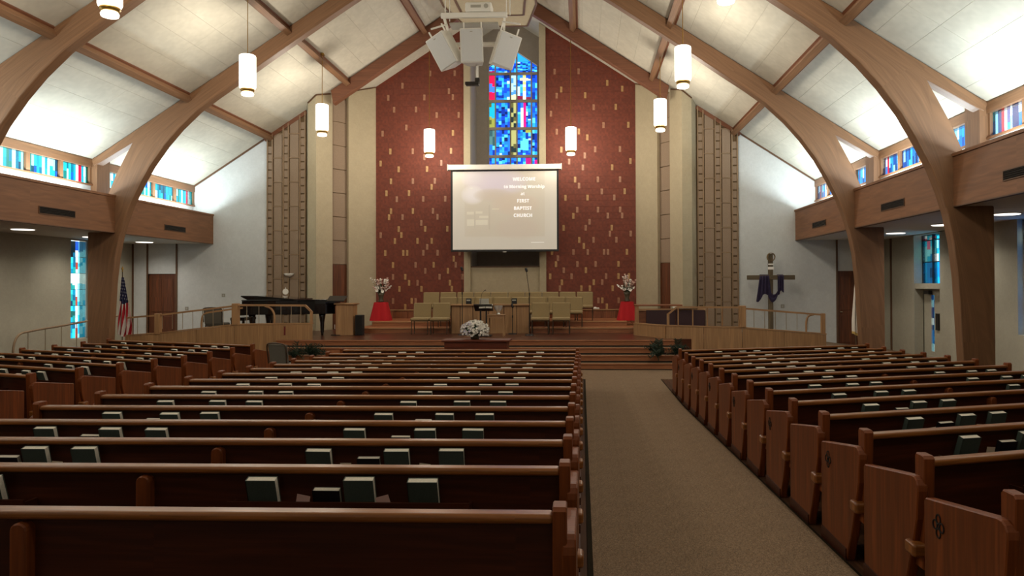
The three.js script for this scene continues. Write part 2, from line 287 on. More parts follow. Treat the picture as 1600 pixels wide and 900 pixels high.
{
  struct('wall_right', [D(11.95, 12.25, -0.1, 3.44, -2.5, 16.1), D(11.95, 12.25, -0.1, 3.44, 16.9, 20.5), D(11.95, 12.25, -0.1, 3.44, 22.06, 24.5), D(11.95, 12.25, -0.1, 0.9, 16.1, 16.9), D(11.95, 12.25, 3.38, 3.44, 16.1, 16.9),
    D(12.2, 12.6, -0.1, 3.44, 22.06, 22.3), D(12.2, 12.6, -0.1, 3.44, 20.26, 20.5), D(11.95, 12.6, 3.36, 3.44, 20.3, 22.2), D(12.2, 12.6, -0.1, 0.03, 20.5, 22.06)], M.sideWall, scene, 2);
  struct('trim_3', D(11.91, 11.95, 0, 3.39, 23.6, 23.66), M.trimDark, scene, 1);
  struct('trim_1', D(11.97, 12.32, 1.87, 2.02, 20.5, 22.06), M.sideWall, scene, 2);          // transom ledge over the entrance
  const door = struct('door_1', [D(12.22, 12.28, 0.03, 1.87, 20.5, 21.42), D(12.22, 12.28, 0.03, 0.15, 21.42, 21.62), D(12.22, 12.28, 1.7, 1.87, 21.42, 21.62), D(12.22, 12.28, 0.03, 1.87, 21.62, 22.06)], M.sideWall, scene, 1);
  obj('door_glass', glassPiecesGeometry(0.2, 1.55, 2, 12, chooser(BLUE, rng(5)), rng(6)).rotateY(-Math.PI / 2).translate(12.25, 0.15, -21.62), glassMat, door, null);
  obj('door_closer', D(12.1, 12.2, 1.72, 1.82, 21.5, 21.8), M.darkMetal, door, 2);
  obj('push_plate', D(12.18, 12.22, 0.75, 1.2, 21.1, 21.28), M.darkMetal, door, 1);
  const W = structGroup('x'), r2 = rng(31); W.name = `window_${++windowCount}`;
  const lights = [[20.52, 20.95], [20.97, 21.42], [21.44, 22.04]];
  obj('window_frame', [D(12.18, 12.26, 2.0, 3.37, 20.5, 20.52), D(12.18, 12.26, 2.0, 3.37, 20.95, 20.97), D(12.18, 12.26, 2.0, 3.37, 21.42, 21.44), D(12.18, 12.26, 2.0, 3.37, 22.04, 22.06), D(12.18, 12.26, 2.6, 2.62, 20.5, 22.06), D(12.18, 12.26, 3.2, 3.22, 20.5, 22.06), D(12.18, 12.26, 3.35, 3.37, 20.5, 22.06)], M.lead, W, 1);
  for (const [a, b] of lights) for (const [y0, y1] of [[2.02, 2.6], [2.62, 3.2], [3.22, 3.35]]) {
    const g = glassPiecesGeometry(b - a, y1 - y0, 3, 3, chooser(y0 < 2.3 ? [[3, '#0f86d8'], [2, '#16a6ea'], [2, '#0a4a80']] : [[4, '#29b6dc'], [2, '#8fe6f2'], [2, '#1580b8'], [1, '#f2f8ff'], [0.6, '#d06a8c']], r2), r2).rotateY(-Math.PI / 2).translate(12.22, y0, -b);
    const p = new THREE.Mesh(g, glassMat); p.name = 'stained_glass_panel'; p.userData.kind = 'stuff'; p.castShadow = p.receiveShadow = true; W.add(p);
  }
  const W2 = structGroup('x'); W2.name = `window_${++windowCount}`;
  obj('window_frame', [D(12.08, 12.15, 0.9, 3.38, 16.1, 16.13), D(12.08, 12.15, 0.9, 3.38, 16.87, 16.9), D(12.08, 12.15, 0.9, 0.93, 16.1, 16.9), D(12.08, 12.15, 3.35, 3.38, 16.1, 16.9)], M.frame, W2, 1);
  const p = new THREE.Mesh(glassPiecesGeometry(0.74, 2.42, 5, 12, chooser(BLUE, r2), r2).rotateY(-Math.PI / 2).translate(12.11, 0.93, -16.87), glassMat); p.name = 'stained_glass'; p.userData.kind = 'stuff'; W2.add(p);
}
struct('wall_rear', D(-12.2, 12.25, -0.2, 11.9, -2.7, -2.5), M.white);
// ---------- front wall of the nave and the chancel ----------
const wallFace = (x0, x1) => [[x0, -0.1], [x1, -0.1], [x1, roofY(x1) + 0.05], [x0, roofY(x0) + 0.05]];
for (const [s, side] of SIDES) {
  const dr = s < 0 ? [10.46, 11.37] : [10.53, 11.42];
  // outer white part, with a doorway in the low aisle
  const pts = [[6.19, -0.1], [dr[0], -0.1], [dr[0], 2.42], [dr[1], 2.42], [dr[1], -0.1], [12.2, -0.1], [12.2, 3.44], [10.1, 3.44], [10.1, roofY(10.1) + 0.05], [6.19, roofY(6.19) + 0.05]].map(([x, y]) => [s * x, y]);
  const w = struct('wall', poly(pts, 0.3).translate(0, 0, -24.5), M.white); w.name = `wall_front_${side}`;
  for (const x of [dr[0] - 0.05, dr[1]]) obj('door_trim', D(s * x, s * (x + 0.05), 0, 3.39, 24.17, 24.25), M.trimDark, w, 1);
  if (s < 0) obj('corner_trim', D(-11.9, -11.85, 0, 3.39, 24.17, 24.25), M.trimDark, w, 1);
  const dg = structGroup('x'); dg.name = s < 0 ? 'door_2' : 'door_3';
  obj('door_leaf', [D(s * dr[0], s * dr[1], 0.02, 2.42, 24.24, 24.29)], M.door, dg, 1);
  const mid = (dr[0] + dr[1]) / 2;
  for (const [a, b] of [[-0.34, -0.04], [0.04, 0.34]]) for (const [y0, y1] of [[0.2, 1.05], [1.2, 2.25]]) obj('door_panel', RB(s * mid + a, s * mid + b, y0, y1, -24.245, -24.225, 0.008), M.door, dg, 1);
  obj('door_handle', [rod([s * (dr[0] + 0.08), 1.15, -24.24], [s * (dr[0] + 0.08), 1.15, -24.18], 0.012), RB(s * (dr[0] + 0.08) - 0.02, s * (dr[0] + 0.08) + 0.06 * 1, 1.135, 1.165, -24.2, -24.175, 0.008)], M.metal, dg, 0);
  // wooden lattice screen in the plane of the wall
  const sc = thing('lattice_screen', `tan wooden lattice screen with ladder strips on the ${side} of the front wall`, 'screen', [0, 0, 0]);
  const X = (x0, x1, y0, y1, d0, d1) => D(s * x0, s * x1, y0, y1, d0, d1);
  obj('backing', poly([[6.19, 0.6], [7.49, 0.6], [7.49, roofY(7.49) - 0.02], [6.19, roofY(6.19) - 0.02]].map(([x, y]) => [s * x, y]), 0.03).translate(0, 0, -24.2), M.tanDeep, sc, 1);
  const strips = [[7.27, 7.47], [6.75, 6.95], [6.21, 6.41]], cols = [[6.97, 7.25], [6.43, 6.73]];
  for (const [a, b] of strips) for (const x of [a, b - 0.035]) obj('stile', poly([[x, 0.6], [x + 0.035, 0.6], [x + 0.035, roofY(x + 0.035) - 0.04], [x, roofY(x) - 0.04]].map(([q, y]) => [s * q, y]), 0.05).translate(0, 0, -24.17), M.tan, sc, 1);
  const rung = boxUV(B(-0.063, 0.063, 0, 0.215, 0, 0.03), 0);
  for (const [a, b] of strips) for (let y = 0.6; y < roofY(b) - 0.3; y += 0.2573) put('ladder_block', rung, M.tanPanel, sc, [s * (a + b) / 2, y, -24.17]);
  for (const [a, b] of cols) for (let k = 0; k < 9; k++) { const y0 = 0.72 + 0.772 * k, top = roofY(b) - 0.08; if (y0 > top - 0.15) continue; const y1 = Math.min(y0 + 0.735, top);
    obj('panel', y1 < top ? X(a + 0.012, b - 0.012, y0, y1, 24.145, 24.17) : poly([[a + 0.012, y0], [b - 0.012, y0], [b - 0.012, roofY(b) - 0.06], [a + 0.012, roofY(a) - 0.06]].map(([q, y]) => [s * q, y]), 0.025).translate(0, 0, -24.17), M.tanPanel, sc, 1); }
  for (let k = 0; k < 9; k++) { const y = 0.69 + 0.772 * k; if (y < roofY(7.2) - 0.1) obj('rail', X(6.95, 7.27, y, y + 0.025, 24.13, 24.17), M.tan, sc, 0); if (y < roofY(6.75) - 0.1) obj('rail', X(6.41, 6.75, y, y + 0.025, 24.13, 24.17), M.tan, sc, 0); }
  // splayed pier between screen and brick: prow, cream faces and a recessed panel bay with a door
  const wallPrism = (name, plan, y0, y1, m, parent) => { const g = poly(plan.map(([x, d]) => [s * x, d]), 1); g.rotateX(-Math.PI / 2);   // x, d -> x, -z ; depth -> y
    const p = g.attributes.position; for (let i = 0; i < p.count; i++) { const top = p.getY(i) > 0.5; p.setY(i, top ? Math.min(y1, roofY(p.getX(i)) + 0.05) : y0); } g.computeVertexNormals(); const n = plain(g); n.computeVertexNormals(); return obj(name, n, m, parent, 1); };
  const pier = new THREE.Group(); pier.name = `wall_splay_${side}`; pier.userData.kind = 'structure'; scene.add(pier);
  wallPrism('pier', [[6.19, 24.6], [6.19, 24.2], [5.98, 23.72], [5.66, 23.55], [5.36, 24.2], [5.6, 24.6]], 0, 12, M.cream, pier);
  wallPrism('recess_wall', [[5.55, 24.33], [5.08, 25.02], [5.2, 25.2], [5.7, 24.5]], 2.70, 12, M.tanDark, pier);
  wallPrism('recess_base', [[5.55, 24.33], [5.08, 25.02], [5.2, 25.2], [5.7, 24.5]], 0, 0.62, M.tanDark, pier);
  wallPrism('inner_wall', [[5.03, 24.82], [4.41, 25.86], [4.41, 26.1], [4.7, 26.1], [5.2, 25.0]], 0, 12, M.cream, pier);
  for (let k = 0; k < 7; k++) wallPrism('recess_panel', [[5.50, 24.335], [5.06, 24.985], [5.10, 25.01], [5.54, 24.36]], 2.72 + 0.772 * k, 2.72 + 0.772 * k + 0.75, M.tanPanel, pier);
  const dd = structGroup('x'); dd.name = s < 0 ? 'door_4' : 'door_5';
  wallPrism('door_leaf', [[5.50, 24.36], [5.06, 25.01], [5.12, 25.05], [5.56, 24.4]], 0.62, 2.70, M.door, dd);
}
// brick walls either side of the baptistry niche
const LEFT_ACCENTS = [[630,134],[608,154],[664,154],[702,145],[708,155],[617,172],[651,172],[683,183],[717,183],[636,201],[599,209],[708,210],[711,117],[673,116],[611,238],[646,238],[705,239],[596,257],[664,248],[690,257],[624,266],[668,267],[612,285],[646,285],[680,285],[675,295],[605,303],[640,303],[621,313],[662,313],[696,313],[612,331],[646,331],[677,331],[609,341],[630,341],[684,341],[659,350],[624,359],[665,359],[699,359],[596,369],[628,369],[618,378],[653,378],[675,378],[668,387],[603,397],[631,397],[637,397],[662,397],[684,397],[718,397],[709,406],[615,415],[650,415],[678,415],[712,415],[665,424],[700,424],[615,433],[634,434],[687,434],[722,434],[640,443],[653,443],[703,444],[625,453],[659,453],[706,453],[615,472],[644,472],[650,472],[634,479]];
const RIGHT_ACCENTS = [[904,114],[867,115],[948,130],[877,142],[914,150],[870,152],[971,148],[927,169],[961,167],[861,182],[942,197],[980,204],[870,209],[904,208],[917,217],[929,236],[967,234],[877,237],[913,246],[889,255],[983,252],[955,263],[910,264],[898,283],[933,282],[967,282],[904,293],[939,301],[974,301],[883,312],[917,311],[958,310],[901,330],[933,330],[967,329],[895,340],[948,339],[970,338],[920,349],[914,358],[880,359],[954,358],[951,367],[983,367],[904,377],[926,377],[961,377],[911,387],[862,397],[895,396],[917,396],[942,396],[948,396],[977,395],[871,405],[868,415],[901,414],[929,414],[964,414],[880,424],[914,424],[859,433],[892,433],[945,433],[964,433],[980,432],[877,443],[926,443],[939,443],[874,452],[907,451],[920,451],[955,452],[933,471],[939,472],[964,471],[946,480]];
for (const [s, side] of SIDES) {
  const x0 = 1.39, x1 = 4.41;
  const w = struct('wall', poly([[1.18, -0.1], [4.6, -0.1], [4.6, roofY(4.6) + 0.05], [1.18, roofY(1.18) + 0.05]].map(([x, y]) => [s * x, y]), 0.25).translate(0, 0, -26.12), M.mortar); w.name = `wall_brick_${side}`;
  obj('jamb', poly([[1.17, 0.6], [1.39, 0.6], [1.39, roofY(1.39) - 0.02], [1.17, roofY(1.17) - 0.02]].map(([x, y]) => [s * x, y]), 0.3).translate(0, 0, -26.1), M.cream, w, 1);
  // the accents that the photograph shows, on the courses; the brick field leaves room for each
  const H = 0.2035, acc = (s < 0 ? LEFT_ACCENTS : RIGHT_ACCENTS).map(([px, py]) => { const x = -0.2 + (px - 789.5) * 0.02176 + (py - 450) * 0; return [s < 0 ? Math.max(-x1 + 0.05, Math.min(-x0 - 0.05, (px - 588.5) / 136.5 * 3.02 - 4.41)) : Math.max(x0 + 0.05, Math.min(x1 - 0.05, 1.39 + (px - 853) / 138 * 3.02)), Math.round((480.5 - py) / 9.36)]; });
  const field = [], r = rng(s < 0 ? 5 : 6), W = 0.302;
  const one = new THREE.BoxGeometry(1, 1, 1);
  for (let j = 0; j < 50; j++) {
    const y = 1.19 + j * H, off = j % 2 ? W / 2 : 0; if (y > roofY(x0) - 0.05) break;
    const cuts = acc.filter((a) => a[1] === j).map((a) => Math.abs(a[0])).sort((a, b) => a - b);
    for (let i = -1; i < 11; i++) {
      let a = Math.max(x0, x0 + i * W + off), b = Math.min(x1, x0 + (i + 1) * W + off), parts = [[a, b]]; if (b - a < 0.03) continue;
      for (const c of cuts) parts = parts.flatMap(([p, q]) => (c + 0.045 <= p || c - 0.045 >= q ? [[p, q]] : [[p, c - 0.045], [c + 0.045, q]])).filter(([p, q]) => q - p > 0.015);
      for (const [p, q] of parts) { const top = Math.min(y + H, roofY(q) - 0.01); if (top - y < 0.02) continue;
        field.push(one.clone().scale(q - p - 0.004, top - y - 0.006, 0.03).translate(s * (p + q) / 2, (y + top) / 2, -25.878 - 0.003 * r())); }
    }
  }
  const f = obj('brick_field', field, M.brick, w, 0); f.userData.kind = 'stuff';
  const brickG = boxUV(new THREE.BoxGeometry(0.078, 0.195, 0.04), 1);
  for (const [x, j] of acc) put('brick', brickG, r() < 0.45 ? M.gold : M.rose, w, [x, 1.19 + j * H + H / 2, -25.872]);
}
// niche behind: side walls, back wall with the tall window, half wall and dark opening below the screen
{
  struct('wall_niche', [D(-1.45, -1.19, 0.5, 11.5, 26.1, 27.9), D(1.21, 1.45, 0.5, 11.5, 26.1, 27.9)], M.taupe, scene, 1);
  const winX = [-0.76, 1.02], bottom = 5.2, sp = 9.95, apex = 10.55;
  struct('wall_niche_back', poly([[-1.4, 0.5], [1.4, 0.5], [1.4, 11.85], [-1.4, 11.85]], 0.2, 0, [[[winX[0], bottom], [winX[1], bottom], [winX[1], sp], [0.16, apex], [winX[0], sp]]]).translate(0, 0, -27.8), M.taupe);
  struct('wall_niche_half', [D(-1.19, 1.21, 0.5, 2.62, 25.9, 26.05)], M.cream, scene, 0);
  struct('trim_2', D(-1.2, 1.22, 2.62, 2.66, 25.88, 26.08), M.trimDark);
  const W = structGroup('x'); W.name = `window_${++windowCount}`;
  const cols = [[-0.74, -0.535], [-0.49, 0.01], [0.055, 0.24], [0.29, 0.77], [0.82, 1.0]];
  const rows = [[5.25, 5.6], [5.68, 6.62], [6.72, 7.63], [7.72, 8.62], [8.72, 9.62], [9.71, 10.5]];
  const top = (x) => sp - 0.02 + (x < 0.16 ? (x - winX[0]) / (0.16 - winX[0]) : (winX[1] - x) / (winX[1] - 0.16)) * (apex - sp);
  const bars = [];
  const cut = (x0, x1, y0) => [[x0, y0], [x1, y0], [x1, top(x1)], ...(x0 < 0.16 && x1 > 0.16 ? [[0.16, top(0.16)]] : []), [x0, top(x0)]];
  for (const [a, b] of [[winX[0], -0.74], [-0.535, -0.49], [0.01, 0.055], [0.24, 0.29], [0.77, 0.82], [1.0, winX[1]]]) bars.push(poly(cut(a, b, bottom), 0.1).translate(0, 0, -27.68));
  const ys = [bottom, ...rows.flat()];
  for (let i = 0; i < rows.length; i++) { const y0 = i ? rows[i - 1][1] : bottom, y1 = rows[i][0]; bars.push(B(winX[0], winX[1], y0, y1, -27.68, -27.585)); }
  obj('window_frame', bars, M.frame, W, 1);
  const r = rng(4242), blue = chooser([[5, '#1747c8'], [4, '#1f6fe0'], [3, '#2b9ae8'], [2, '#0f2f8c'], [2, '#58c4f2'], [1, '#0a1f5c'], [0.8, '#bfe6f8']], r);
  cols.forEach(([a, b], ci) => rows.forEach(([y0, y1], ri) => {
    const pick = (c, u, v) => {
      blue(c);
      if (ci === 0) { if (ri === 4) c.set(u < 1 && v > 0.35 && v < 0.6 ? '#3f6fe0' : '#d81440'); if (ri === 5 && v < 0.3) c.set('#8c1a48'); if (ri === 3) c.set(v > 0.9 || v < 0.4 ? (r() < 0.5 ? '#908a3c' : '#565428') : '#16a0c8'); if (ri === 2 && v > 0.45) c.set(r() < 0.5 ? '#4c6f6c' : '#2f4f52'); }
      if (ci === 2) { if (ri === 3 || ri === 2) c.set(r() < 0.5 ? '#a89c60' : r() < 0.5 ? '#5c5430' : '#1e2a2c'); if (ri === 4) c.set(v < 0.25 ? '#d8d29a' : r() < 0.5 ? '#4c86c0' : '#a8bcd0'); }
      if (ci === 3) {
        if (ri === 3) { if (u > 0.15 && u < 0.48) c.set(v > 0.85 ? '#2c6cc8' : '#f4eedc'); else if (u >= 0.48 && u < 0.7) c.set('#d4106c'); }
        if (ri === 4) { if (v > 0.75 && v < 0.9) c.set('#efe4a0'); else if (u > 0.35 && u < 0.65) c.set(r() < 0.7 ? '#f0ecd0' : '#c8b868'); else if (v < 0.1) c.set('#7c1c34'); }
        if (ri === 2) { const q = (u - 0.5) ** 2 / 0.12 + (v - 0.42) ** 2 / 0.06; if (q < 1) c.set('#5cd8f8'); else if (v > 0.85 && u > 0.6) c.set('#a0983c'); }
        if (ri === 1 && v > 0.7 && u > 0.7) c.set('#b01468');
      }
      if (ci === 4 && ri === 1 && v > 0.75 && r() < 0.5) c.set('#c01870');
    };
    const w = b - a, yTop = ri === 5 ? Math.min(top(a), top(b)) - 0.01 : y1; if (yTop - y0 < 0.05) return;
    const wide = ci === 1 || ci === 3;
    const geos = [glassPiecesGeometry(w, yTop - y0, wide ? 5 : 2, wide ? 8 : 7, pick, r, 0.4).translate(a, y0, -27.64)];
    if (ri === 5) { // sloping top
      const pos = [], col = [], c = new THREE.Color(), P = cut(a, b, yTop).filter((p, i, q) => i === 0 || p[0] !== q[i - 1][0] || p[1] !== q[i - 1][1]);
      for (let i = 1; i + 1 < P.length; i++) { blue(c); for (const k of [0, i, i + 1]) { pos.push(P[k][0], P[k][1], -27.64); col.push(c.r, c.g, c.b); } }
      const g = new THREE.BufferGeometry(); g.setAttribute('position', new THREE.Float32BufferAttribute(pos, 3)); g.setAttribute('color', new THREE.Float32BufferAttribute(col, 3)); g.computeVertexNormals(); geos.push(g);
    }
    const p = obj('stained_glass_light', geos, glassMat, W, null); p.userData.kind = 'stuff';
  }));
}
// ---------- chancel platform, steps, wing walls ----------
{
  const H = 0.165, T = 0.3, front = 18.4, Z = FLAT;
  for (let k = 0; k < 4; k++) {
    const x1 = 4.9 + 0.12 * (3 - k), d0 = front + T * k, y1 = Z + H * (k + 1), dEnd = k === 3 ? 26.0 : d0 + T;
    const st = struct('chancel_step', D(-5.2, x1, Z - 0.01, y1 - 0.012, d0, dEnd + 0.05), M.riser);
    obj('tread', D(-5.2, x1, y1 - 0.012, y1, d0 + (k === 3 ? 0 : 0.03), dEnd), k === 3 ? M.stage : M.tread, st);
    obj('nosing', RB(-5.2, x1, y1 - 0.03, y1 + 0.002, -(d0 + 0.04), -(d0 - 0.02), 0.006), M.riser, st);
    obj('painted_shade_strip', D(-5.2, x1, Z + H * k, Z + H * k + 0.034, d0 - 0.004, d0 + 0.01), M.dark, st);  // dark strip painting in the nosing's shadow at the riser foot
  }
  // choir risers at the back
  for (const [k, d] of [[0, 22.35], [1, 23.35]]) {
    const y = 0.62 + 0.145 * (k + 1);
    const rs = struct('choir_riser', D(-4.1 + 0.25 * k, 4.2 - 0.25 * k, 0.62, y, d, 26.1), M.riser); obj('nosing', RB(-4.1 + 0.25 * k, 4.2 - 0.25 * k, y - 0.028, y + 0.004, -(d + 0.04), -(d - 0.02), 0.006), M.oak, rs);
  }
  for (const [s, side] of SIDES) { const w = struct(`wainscot_${side}`, D(s * 1.2, s * 4.42, 0.62, 1.19, 25.72, 25.86), M.oakRed, scene, 1); obj('cap', D(s * 1.2, s * 4.44, 1.17, 1.205, 25.68, 25.86), M.oak, w); for (let k = 0; k < 6; k++) obj('panel', RB(s * (1.62 + 0.47 * k) - 0.2, s * (1.62 + 0.47 * k) + 0.2, 0.7, 1.14, -25.72, -25.7, 0.006), M.oakRed, w, 1); }
  // side platforms and ramps
  for (const [s, side] of SIDES) {
    struct(`platform_${side}`, D(s * (s < 0 ? 5.2 : 4.9), s * 6.7, -0.05, 0.62, s < 0 ? 19.75 : 19.75, 24.2), M.stage);
    struct(`ramp_${side}`, poly([[6.7, -0.05], [11.9, -0.05], [11.9, 0.02], [6.7, 0.62]].map(([x, y]) => [s * x, y]), 4.4).translate(0, 0, -24.2), M.carpet);
  }
  if (true) struct('platform_step', D(-5.3, -4.45, 0, 0.62, 19.9, 20.0), M.stage);
}
// wing walls: oak panels with a cap, kinked and ramping down towards the side walls
function wingWall(name, pts) { // pts: [x, d, top]
  const t = structGroup(name);
  for (let i = 0; i + 1 < pts.length; i++) {
    const [xa, da, ya] = pts[i], [xb, db, yb] = pts[i + 1], L = Math.hypot(xb - xa, db - da), n = Math.max(1, Math.round(L / 1.15));
    for (let k = 0; k < n; k++) {
      const f = (q) => [xa + (xb - xa) * q, da + (db - da) * q, ya + (yb - ya) * q], [x0, d0, y0] = f(k / n), [x1, d1, y1] = f((k + 1) / n);
      const l = Math.hypot(x1 - x0, d1 - d0) - 0.006, g = boxUV(plain(poly([[0, 0], [l, 0], [l, y1 - 0.03], [0, y0 - 0.03]], 0.05, 0.003)), 1);
      const o = put('panel', g, M.oak, t, [x0, 0.0, -d0], Math.atan2(d1 - d0, x1 - x0));
    }
    obj('cap', bar([xa, ya - 0.012, -da], [xb, yb - 0.012, -db], 0.12, 0.03), M.oak, t);
  }
  return t;
}

wingWall('wing_wall_left', [[-9.3, 19.6, 0.745], [-8.4, 19.6, 0.81], [-6.4, 19.6, 1.03], [-4.36, 19.6, 1.05]]);
wingWall('wing_wall_right', [[4.06, 21.4, 0.95], [4.76, 19.9, 0.965], [6.63, 19.6, 0.93], [8.72, 19.6, 0.765]]);
// ---------- laminated arches, purlins, ridge canopy ----------
{
  const half = [[0, 11.645], [9.87, 5.225], [9.80, 5.08], [9.66, 5.145], [8.79, 5.66], [9.22, 4.85], [9.38, 4.45], [9.62, 3.95], [9.95, 3.36], [9.95, -0.05], [9.42, -0.05], [9.36, 1.2], [9.31, 2.1], [9.24, 2.75], [9.14, 3.25], [9.02, 3.65], [8.86, 4.07], [8.60, 4.59], [8.33, 5.07], [7.98, 5.56], [7.60, 6.0], [7.11, 6.46], [6.65, 6.80], [6.1, 7.17], [5.4, 7.66], [4.6, 8.2], [3.42, 8.985], [0, 11.2]];
  const path = [[0, 11.42], [3.42, 9.21], [5.4, 7.9], [6.65, 7.0], [7.6, 6.25], [8.33, 5.35], [8.86, 4.35], [9.3, 3.25], [9.6, 2], [9.68, -0.1]];   // the lamellas run along this line
  const alongUV = (g) => { const p = g.attributes.position, n = g.attributes.normal, uv = new Float32Array(p.count * 2);
    for (let i = 0; i < p.count; i++) { const x = Math.abs(p.getX(i)), y = p.getY(i); let best = 1e9, s = 0, at = 0, off = 0;
      for (let k = 0; k + 1 < path.length; k++) { const [ax, ay] = path[k], [bx, by] = path[k + 1], dx = bx - ax, dy = by - ay, L = Math.hypot(dx, dy), t = Math.max(0, Math.min(1, ((x - ax) * dx + (y - ay) * dy) / (L * L))), ex = x - ax - t * dx, ey = y - ay - t * dy, e = Math.hypot(ex, ey); if (e < best) { best = e; at = s + t * L; off = (dx * ey - dy * ex) / L; } s += L; }
      uv[2 * i] = at; uv[2 * i + 1] = Math.abs(n.getZ(i)) > 0.5 ? off : p.getZ(i); }
    g.setAttribute('uv', new THREE.BufferAttribute(uv, 2)); return g; };
  const right = half, left = half.map(([x, y]) => [-x, y]).reverse();
  const outline = [...right.slice(0, -1), [0, 11.2], ...left.slice(1, -1)];
  for (const [d, lab] of [[14.0, 'nearer tall laminated wood arch with forked legs, cut by the top edge'], [19.0, 'farther tall laminated wood arch with forked legs rising beside both flags']]) {
    const a = tag(obj('laminated_arch', alongUV(plain(poly(outline, 0.26, 0.012).translate(0, 0, -d - 0.26))), M.beam, scene, null), lab, 'arch');
    // grain follows the sloping legs well enough from here; the columns get their plinth
    for (const s of [-1, 1]) obj('column_foot', D(s * 9.40, s * 9.97, -0.02, 0.12, d - 0.02, d + 0.28), M.beamDark, a, 1);
  }
  const top = [[0, 11.645], [5.32, roofY(5.32) - 0.01], [5.24, 7.76], [3.42, 8.985], [0, 11.2]];
  const o2 = [...top, ...top.slice(1, -1).reverse().map(([x, y]) => [-x, y])];
  tag(obj('laminated_arch', poly(o2, 0.26, 0.012).translate(0, 0, -23.9 - 0.26), M.beamDark, scene, 0), 'short dark rafter pair against the front wall above the chancel', 'rafter');
  const ROW = ['lowest', 'middle', 'highest'];
  for (const [s, side] of SIDES) [7.41, 4.85, 2.4].forEach((x, i) => [[8.2, 14.0, 'before the nearer arch'], [14.26, 19.0, 'between the two arches'], [19.26, i ? 23.9 : 24.2, 'from the farther arch to the front wall']].forEach(([d0, d1, where]) => {
    const y = roofY(x), t = thing('ceiling_purlin', `${ROW[i]} brown purlin on the ${side} roof slope, ${where}`, 'beam', [s * x, y, -(d0 + d1) / 2]);
    t.rotation.z = -s * Math.atan(0.65); const L = d1 - d0;
    obj('beam', RB(-0.075, 0.075, -0.19, 0.0, -L / 2, L / 2, 0.008), M.beam, t, 2);
    obj('ledger_strip', [B(-0.12, -0.07, -0.04, 0, -L / 2, L / 2), B(0.07, 0.12, -0.04, 0, -L / 2, L / 2)], M.beamDark, t, 2);
  }));
  for (const [s, side] of SIDES) struct('roof_trim', bar([s * 9.9, roofY(9.9) - 0.02, -24.18], [s * 6.2, roofY(6.2) - 0.02, -24.18], 0.04, 0.05), M.trimDark);
  for (const [s, side] of SIDES) struct('roof_trim', bar([s * 7.55, roofY(7.55) - 0.05, -24.15], [s * 6.19, roofY(6.19) - 0.05, -24.15], 0.05, 0.14), M.beamDark);
  for (const [s, side] of SIDES) struct('roof_trim', [bar([s * 5.98, roofY(5.98) - 0.02, -23.71], [s * 5.66, roofY(5.66) - 0.02, -23.54], 0.04), bar([s * 5.66, roofY(5.66) - 0.02, -23.54], [s * 5.4, roofY(5.4) - 0.02, -24.1], 0.04), bar([s * 5.0, roofY(5.0) - 0.02, -24.86], [s * 4.41, roofY(4.41) - 0.02, -25.84], 0.04)], M.trimDark);
  // flat canopy hung under the ridge
  const c = thing('ridge_canopy', 'cream flat canopy with clipped corners and brown trim under the roof ridge', 'canopy');
  const plan = [[-1.33, 6], [1.33, 6], [1.33, 21.7], [0.95, 23.5], [-0.95, 23.5], [-1.33, 21.7]];
  obj('canopy_box', poly(plan.map(([x, d]) => [x, d]), 0.32).rotateX(-Math.PI / 2).translate(0, 10.0, 0), M.cream, c, 2);
  const loop = plan.map(([x, d]) => [x, 9.995, -d]);
  const rim = []; for (let i = 0; i < plan.length; i++) { const a = loop[i], b = loop[(i + 1) % plan.length]; rim.push(bar(a, b, 0.05, 0.04)); }
  obj('edge_trim', rim, M.trimDark, c, 2);
  const inner = [[-0.93, 6.5], [0.93, 6.5], [1.05, 21.2], [0.9, 22.55], [-0.9, 22.55], [-0.93, 21.2]].map(([x, d]) => [x, 9.995, -d]);
  obj('inner_trim', inner.map((a, i) => bar(a, inner[(i + 1) % inner.length], 0.06, 0.03)), M.trimDark, c, 2);
}
